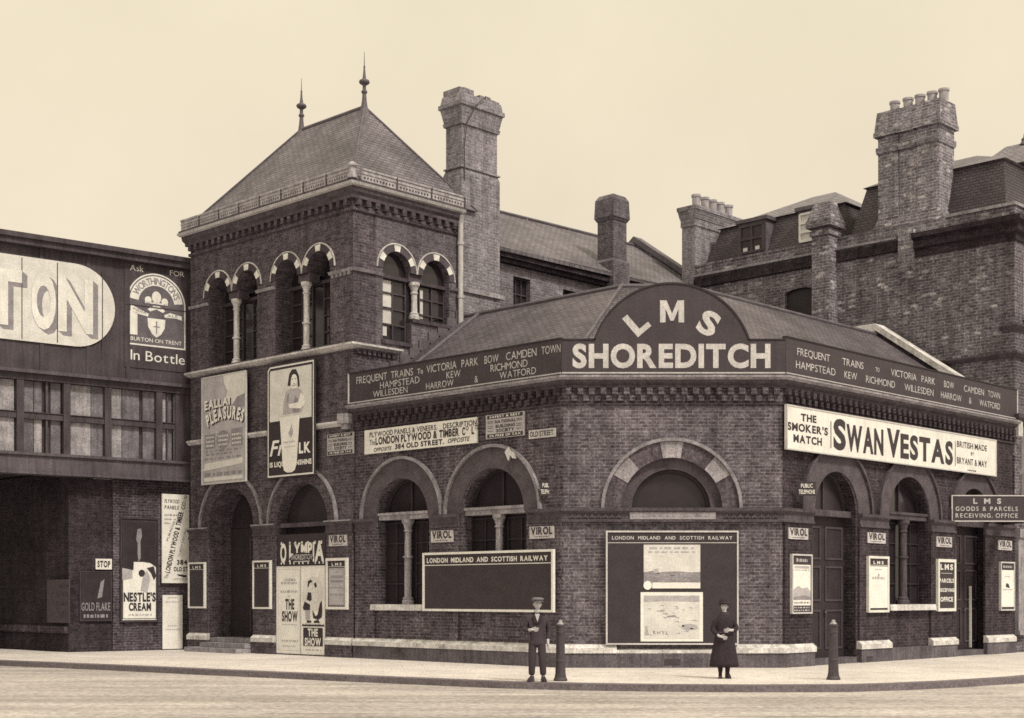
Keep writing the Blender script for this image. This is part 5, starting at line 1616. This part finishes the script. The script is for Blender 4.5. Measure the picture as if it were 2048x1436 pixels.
def hand_joints(J, Bn, wrist, key, w, d, side, curl):
    """palm and five fingers; w wrist position, d unit direction of the hand, side = thumb direction"""
    d = Vector(d).normalized(); side = Vector(side).normalized(); nrm = d.cross(side).normalized() * curl
    w = Vector(w)
    p = w + d * .045
    J[key + 'palm'] = (*p, .026, .018); Bn.append((wrist, key + 'palm'))
    q = w + d * .085
    J[key + 'kn'] = (*q, .030, .014); Bn.append((key + 'palm', key + 'kn'))
    for i, (o, ln) in enumerate(((.030, .068), (.010, .078), (-.010, .072), (-.029, .056))):
        r = q + side * o + d * .008
        a = r + d * ln * .5 + nrm * .012
        b = r + d * ln * .85 + nrm * .038
        J[f'{key}f{i}a'] = (*r, .0085); J[f'{key}f{i}b'] = (*a, .008); J[f'{key}f{i}c'] = (*b, .0065)
        Bn += [(key + 'kn', f'{key}f{i}a'), (f'{key}f{i}a', f'{key}f{i}b'), (f'{key}f{i}b', f'{key}f{i}c')]
    t0 = p + side * .03 + nrm * .006
    t1 = t0 + side * .018 + d * .03 + nrm * .012
    J[key + 't0'] = (*t0, .0105); J[key + 't1'] = (*t1, .009)
    J[key + 't2'] = (*(t1 + d * .026 + nrm * .008), .007)
    Bn += [(key + 'palm', key + 't0'), (key + 't0', key + 't1'), (key + 't1', key + 't2')]

def head_mesh(c, turn, tilt, h=.225):
    """head with brow, eye sockets, nose, mouth, chin and ears, facing -Y before turning"""
    mb = MB()
    n, m = 28, 22
    vs = []
    for j in range(m + 1):
        v = math.pi * j / m
        for i in range(n):
            a = 2 * math.pi * i / n
            x, y, z = math.sin(v) * math.sin(a), -math.sin(v) * math.cos(a), math.cos(v)
            front = max(0, -y)
            rx, ry, rz = .077, .098, .118
            if z < 0:
                k = 1 - .30 * min(1, -z * 1.1) ** 1.5
                rx *= k
                ry *= (1 - .14 * (-z)) if y < 0 else (1 - .42 * (-z))
            px, py, pz = x * rx, y * ry, z * rz
            fx = px / .077
            g = lambda u, w_: math.exp(-(u / w_) ** 2)
            if y < 0:
                py -= .022 * g(fx, .18) * g(pz + .025, .022) * 1.15          # nose tip
                py -= .010 * g(fx, .15) * g(pz + .002, .022)                  # bridge
                py += .010 * (g(fx - .42, .2) + g(fx + .42, .2)) * g(pz - .008, .014)   # sockets
                py -= .005 * g(fx, .7) * g(pz - .032, .012)                   # brow
                py -= .006 * g(fx, .28) * (g(pz + .058, .006) + g(pz + .071, .007))     # lips
                py -= .010 * g(fx, .32) * g(pz + .100, .014)                  # chin
            vs.append(Vector((px, py, pz)))
    fs = []
    for j in range(m):
        for i in range(n):
            fs.append((j * n + i, j * n + (i + 1) % n, (j + 1) * n + (i + 1) % n, (j + 1) * n + i))
    rot = Matrix.Rotation(turn, 3, 'Z') @ Matrix.Rotation(tilt, 3, 'X')
    k = h / .236
    mb.add([Vector(c) + rot @ (p * k) for p in vs], fs)
    for sx in (-1, 1):
        e = []
        for i in range(10):
            a = 2 * math.pi * i / 10
            e.append(Vector((sx * .078, .008 + .016 * math.cos(a), -.008 + .032 * math.sin(a))))
        e2 = [p + Vector((sx * .014, .012, 0)) for p in e]
        mb.add([Vector(c) + rot @ (p * k) for p in e + e2], [tuple(range(10)), tuple(range(19, 9, -1))] + [(i, (i + 1) % 10, (i + 1) % 10 + 10, i + 10) for i in range(10)])
    return mb, rot, k
def face_marks(c, rot, k, parent):
    ey = MB()
    for sx in (-1, 1):
        for (x, y, z, rx, rz) in ((.032, -.0885, .008, .013, .005),):
            ey.add([Vector(c) + rot @ (Vector((sx * x + rx * math.cos(a), y + abs(math.cos(a)) * .004, z + rz * math.sin(a))) * k) for a in [2 * math.pi * i / 10 for i in range(10)]], [tuple(range(10))])
        ey.add([Vector(c) + rot @ (Vector(p) * k) for p in ((sx * .018, -.098, .024), (sx * .048, -.088, .022), (sx * .047, -.089, .028), (sx * .019, -.098, .030))], [(0, 1, 2, 3)])
    ey.build('eye', 'hair', parent)
    mo = MB(); mo.add([Vector(c) + rot @ (Vector(p) * k) for p in ((-.024, -.0925, -.064), (0, -.101, -.0655), (.024, -.0925, -.064), (0, -.100, -.062))], [(0, 1, 2, 3)])
    mo.build('mouth', 'lips', parent)
plain('lips', .26, .6, .1, 30, .05)

def man(x, y):
    r = empty('person', (x, y, 0), 'man in flat cap and dark jacket at the kerb, one hand held at his waist', 'person')
    J = {'pel': (0, 0, .80, .09, .075), 'bel': (0, 0, .93, .10, .08), 'che': (0, .0, 1.10, .125, .09), 'nck0': (0, .01, 1.24, .05, .045), 'nck1': (.005, -.005, 1.33, .046), 'hd': (.008, -.015, 1.40, .052),
         'shl': (-.165, 0, 1.225, .055), 'ell': (-.235, -.01, .98, .042), 'wrl': (-.13, -.21, .985, .028),
         'shr': (.165, 0, 1.225, .055), 'elr': (.225, .05, .97, .042), 'wrr': (.205, -.03, .76, .028),
         'hpl': (-.075, 0, .74, .066), 'knl': (-.095, -.02, .42, .055), 'anl': (-.10, .02, .075, .03), 'tol': (-.125, -.07, .04, .02),
         'hpr': (.075, 0, .74, .066), 'knr': (.10, -.03, .42, .055), 'anr': (.115, .0, .075, .03), 'tor': (.125, -.08, .04, .02)}
    Bn = [('pel', 'bel'), ('bel', 'che'), ('che', 'nck0'), ('nck0', 'nck1'), ('nck1', 'hd'), ('che', 'shl'), ('shl', 'ell'), ('ell', 'wrl'), ('che', 'shr'), ('shr', 'elr'), ('elr', 'wrr'),
          ('pel', 'hpl'), ('hpl', 'knl'), ('knl', 'anl'), ('anl', 'tol'), ('pel', 'hpr'), ('hpr', 'knr'), ('knr', 'anr'), ('anr', 'tor')]
    hand_joints(J, Bn, 'wrl', 'L', (-.13, -.21, .985), (.75, -.35, .05), (.1, -.1, 1), -1)
    hand_joints(J, Bn, 'wrr', 'R', (.205, -.03, .76), (.02, -.12, -1), (0, -1, 0), -1)
    skin_body('body', J, Bn, 'skin', r, 'pel')
    c = (x + .01, y - .02, 1.475)
    hm, rot, k = head_mesh(c, R(14), R(4), .215)
    hd = hm.build('head', 'skin', r, smooth=True)
    face_marks(c, rot, k, hd)
    hr = MB(); hr.lathe((x + .01, y + .012, 1.45), [(.05, -.03), (.074, .0), (.081, .05), (.072, .08)], 18); hr.build('hair', 'hair', r, smooth=True)
    # cap: soft crown and a peak
    cp = loft([(c[0] + .0, c[1] + .012, 1.535, .088, .100), (c[0], c[1] + .005, 1.552, .112, .125), (c[0], c[1] + .0, 1.572, .122, .136), (c[0], c[1] + .005, 1.592, .105, .12), (c[0], c[1] + .01, 1.605, .06, .07)], 22)
    cap = cp.build('cap', 'cloth_cap', r, smooth=True)
    pk = MB(); up_ = []
    for z in (0, .010):
        for i in range(9):
            a = R(200 + 140 * i / 8 + 14)
            up_.append((c[0] + .088 * math.cos(a), c[1] + .09 * math.sin(a) + .005, 1.536 + z))
        for i in range(8, -1, -1):
            a = R(200 + 140 * i / 8 + 14)
            up_.append((c[0] + .115 * math.cos(a), c[1] + .155 * math.sin(a), 1.522 + z))
    pk.add(up_, [tuple(range(17, -1, -1)), tuple(range(18, 36))] + [(i, (i + 1) % 18, (i + 1) % 18 + 18, i + 18) for i in range(18)])
    pk.build('peak', 'cloth_cap', cap, smooth=True)
    # jacket with sleeves, open at the neck over a pale scarf
    JJ = {'p': (0, 0, .80, .155, .115), 'b': (0, 0, .95, .145, .11), 'c': (0, 0, 1.11, .155, .115), 'n': (0, .008, 1.255, .10, .085), 'n2': (0, .012, 1.325, .066, .064),
          'sl': (-.17, 0, 1.215, .075), 'el': (-.245, -.01, .975, .062), 'wl': (-.155, -.185, .985, .046), 'sr': (.17, 0, 1.215, .075), 'er': (.235, .05, .97, .062), 'wr': (.207, -.02, .79, .046), 'h': (0, 0, .63, .165, .125)}
    skin_body('jacket', JJ, [('h', 'p'), ('p', 'b'), ('b', 'c'), ('c', 'n'), ('n', 'n2'), ('c', 'sl'), ('sl', 'el'), ('el', 'wl'), ('c', 'sr'), ('sr', 'er'), ('er', 'wr')], 'cloth_dark', r, 'b')
    JT = {'p': (0, 0, .80, .12, .10), 'hl': (-.085, 0, .72, .095), 'kl': (-.097, -.018, .42, .075), 'al': (-.103, .02, .10, .066), 'hr': (.085, 0, .72, .095), 'kr': (.102, -.028, .42, .075), 'ar': (.118, .0, .10, .066)}
    skin_body('trousers', JT, [('p', 'hl'), ('hl', 'kl'), ('kl', 'al'), ('p', 'hr'), ('hr', 'kr'), ('kr', 'ar')], 'cloth_dark', r, 'p')
    for ax, ay, tx, ty in ((-.10, .02, -.16, -.15), (.115, 0, .145, -.17)):
        d = Vector((tx - ax, ty - ay, 0)).normalized(); s_ = Vector((d.y, -d.x, 0))
        b = MB(); q = []
        prof = [(-.07, .035, .09), (.0, .042, .11), (.08, .045, .075), (.16, .048, .055), (.21, .030, .04)]
        for t, w_, h in prof:
            o = Vector((x + ax, y + ay, 0)) + d * t
            q += [o - s_ * w_, o + s_ * w_, o + s_ * w_ * .7 + Vector((0, 0, h)), o - s_ * w_ * .7 + Vector((0, 0, h))]
        f = [(0, 1, 2, 3), (16, 19, 18, 17)]
        for i in range(4):
            for j in range(4): f.append((i * 4 + j, i * 4 + (j + 1) % 4, i * 4 + 4 + (j + 1) % 4, i * 4 + 4 + j))
        b.add(q, f); b.build('boot', 'leather', r)
    sh = MB(); sh.add([(x - .045, y - .098, 1.29), (x + .05, y - .098, 1.29), (x + .008, y - .128, 1.13), (x - .045, y - .06, 1.29), (x + .05, y - .06, 1.29), (x + .008, y - .09, 1.13)], [(0, 1, 2), (5, 4, 3), (0, 3, 4, 1), (1, 4, 5, 2), (2, 5, 3, 0)]); sh.build('shirt_front', 'cloth_pale', r)
    for sx in (-1, 1):
        lp = MB(); p0 = [(x + .004 + sx * .05, y - .095, 1.30), (x + .004 + sx * .095, y - .10, 1.24), (x + .004 + sx * .06, y - .135, 1.14), (x + .006 + sx * .004, y - .138, 1.10)]
        lp.add(p0 + [(a, b + .02, c_) for a, b, c_ in p0], [(0, 1, 2, 3), (7, 6, 5, 4)] + [(i, (i + 1) % 4, (i + 1) % 4 + 4, i + 4) for i in range(4)]); lp.build('lapel', 'cloth_black', r)
    sc_ = MB(); sc_.lathe((x, y - .006, 1.31), [(.056, 0), (.064, .02), (.058, .05), (.05, .06)], 16); sc_.build('scarf', 'cloth_pale', r, smooth=True)
    return r
plain('cloth_cap', .17, .9, .25, 30, .25, spec=.1)
plain('cloth_pale', .42, .9, .2, 30, .2, spec=.1)

def woman(x, y):
    r = empty('person', (x, y, 0), 'woman in a long black coat and dark hat standing before the big noticeboard', 'person')
    J = {'pel': (0, 0, .80, .11, .09), 'bel': (0, 0, .93, .10, .08), 'che': (0, 0, 1.09, .115, .09), 'nck0': (0, 0, 1.24, .06, .055), 'nck1': (0, -.01, 1.30, .046), 'hd': (0, -.015, 1.37, .05),
         'shl': (-.14, 0, 1.19, .038), 'ell': (-.225, .0, .97, .04), 'wrl': (-.125, -.19, .835, .026),
         'shr': (.14, 0, 1.19, .038), 'elr': (.235, .0, .98, .04), 'wrr': (.12, -.2, .955, .026),
         'hpl': (-.08, 0, .75, .085), 'knl': (-.075, -.01, .42, .055), 'anl': (-.075, .02, .07, .036), 'tol': (-.08, -.07, .04, .02),
         'hpr': (.08, 0, .75, .085), 'knr': (.07, -.01, .42, .055), 'anr': (.065, .02, .07, .036), 'tor': (.075, -.07, .04, .02)}
    Bn = [('pel', 'bel'), ('bel', 'che'), ('che', 'nck0'), ('nck0', 'nck1'), ('nck1', 'hd'), ('che', 'shl'), ('shl', 'ell'), ('ell', 'wrl'), ('che', 'shr'), ('shr', 'elr'), ('elr', 'wrr'),
          ('pel', 'hpl'), ('hpl', 'knl'), ('knl', 'anl'), ('anl', 'tol'), ('pel', 'hpr'), ('hpr', 'knr'), ('knr', 'anr'), ('anr', 'tor')]
    hand_joints(J, Bn, 'wrl', 'L', (-.125, -.19, .835), (.75, -.3, -.2), (.1, -.1, 1), -1)
    hand_joints(J, Bn, 'wrr', 'R', (.12, -.2, .955), (-.8, -.25, -.05), (-.1, -.1, 1), 1)
    skin_body('body', J, Bn, 'skin', r, 'pel')
    c = (x - .005, y - .02, 1.425)
    hm, rot, k = head_mesh(c, R(-10), R(6), .205)
    hd = hm.build('head', 'skin', r, smooth=True)
    face_marks(c, rot, k, hd)
    hr = loft([(c[0], c[1] + .035, 1.35, .06, .05), (c[0], c[1] + .03, 1.40, .083, .075), (c[0], c[1] + .025, 1.46, .088, .085), (c[0], c[1] + .01, 1.51, .082, .09)], 20); hr.build('hair', 'hair', r, smooth=True)
    ht = loft([(c[0], c[1], 1.462, .118, .128), (c[0], c[1], 1.472, .124, .134), (c[0], c[1] + .005, 1.482, .098, .108), (c[0], c[1] + .008, 1.53, .094, .104), (c[0], c[1] + .01, 1.565, .075, .085), (c[0], c[1] + .012, 1.582, .035, .04)], 24)
    hat = ht.build('hat', 'cloth_black', r, smooth=True)
    bd = loft([(c[0], c[1] + .005, 1.486, .101, .111), (c[0], c[1] + .006, 1.508, .099, .109)], 24); bd.build('hat_band', 'cloth_dark', hat, smooth=True)
    # long coat: flaring skirt with folds, sleeves, collar
    ct = loft([(x, y, .235, .285, .225), (x, y, .30, .278, .22), (x, y, .45, .255, .205), (x, y, .62, .225, .185), (x, y, .78, .195, .16), (x, y, .90, .175, .14), (x, y, 1.02, .175, .14), (x, y, 1.12, .185, .14), (x, y, 1.20, .165, .115), (x, y + .005, 1.25, .10, .085)], 36, .05, 9, .6)
    ct.build('coat', 'cloth_black', r, smooth=True)
    for key, pts in (('l', {'s': (-.128, 0, 1.185, .082), 'e': (-.235, .0, .965, .066), 'w': (-.14, -.165, .845, .05)}), ('r', {'s': (.128, 0, 1.185, .082), 'e': (.245, .0, .975, .066), 'w': (.14, -.175, .955, .05)})):
        skin_body('sleeve', pts, [('s', 'e'), ('e', 'w')], 'cloth_black', r, 's')
    skin_body('stockings', {'hl': (-.08, 0, .60, .085), 'kl': (-.075, -.01, .42, .066), 'al': (-.075, .02, .09, .047), 'm': (0, 0, .62, .07), 'hr': (.08, 0, .60, .085), 'kr': (.07, -.01, .42, .066), 'ar': (.066, .02, .09, .047)}, [('m', 'hl'), ('hl', 'kl'), ('kl', 'al'), ('m', 'hr'), ('hr', 'kr'), ('kr', 'ar')], 'cloth_black', r, 'm')
    bl = loft([(x, y, .885, .182, .147), (x, y, .925, .182, .147)], 30); bl.build('belt', 'cloth_dark', r, smooth=True)
    cl = loft([(x, y + .01, 1.225, .12, .10), (x, y + .008, 1.27, .095, .088), (x, y + .01, 1.315, .083, .075), (x, y + .012, 1.318, .062, .058)], 22); cl.build('collar', 'cloth_dark', r, smooth=True)
    for ax, tx in ((-.075, -.095), (.066, .088)):
        d = Vector((tx - ax, -.14, 0)).normalized(); s_ = Vector((d.y, -d.x, 0))
        b = MB(); q = []
        for t, w_, h in [(-.06, .034, .2), (.0, .04, .2), (.05, .04, .10), (.13, .042, .055), (.18, .026, .035)]:
            o = Vector((x + ax, y + .02, 0)) + d * t
            q += [o - s_ * w_, o + s_ * w_, o + s_ * w_ * .75 + Vector((0, 0, h)), o - s_ * w_ * .75 + Vector((0, 0, h))]
        f = [(0, 1, 2, 3), (16, 19, 18, 17)]
        for i in range(4):
            for j in range(4): f.append((i * 4 + j, i * 4 + (j + 1) % 4, i * 4 + 4 + (j + 1) % 4, i * 4 + 4 + j))
        b.add(q, f); b.build('boot', 'leather', r)
    return r
man(.48, 27.45)
woman(4.20, 28.4)
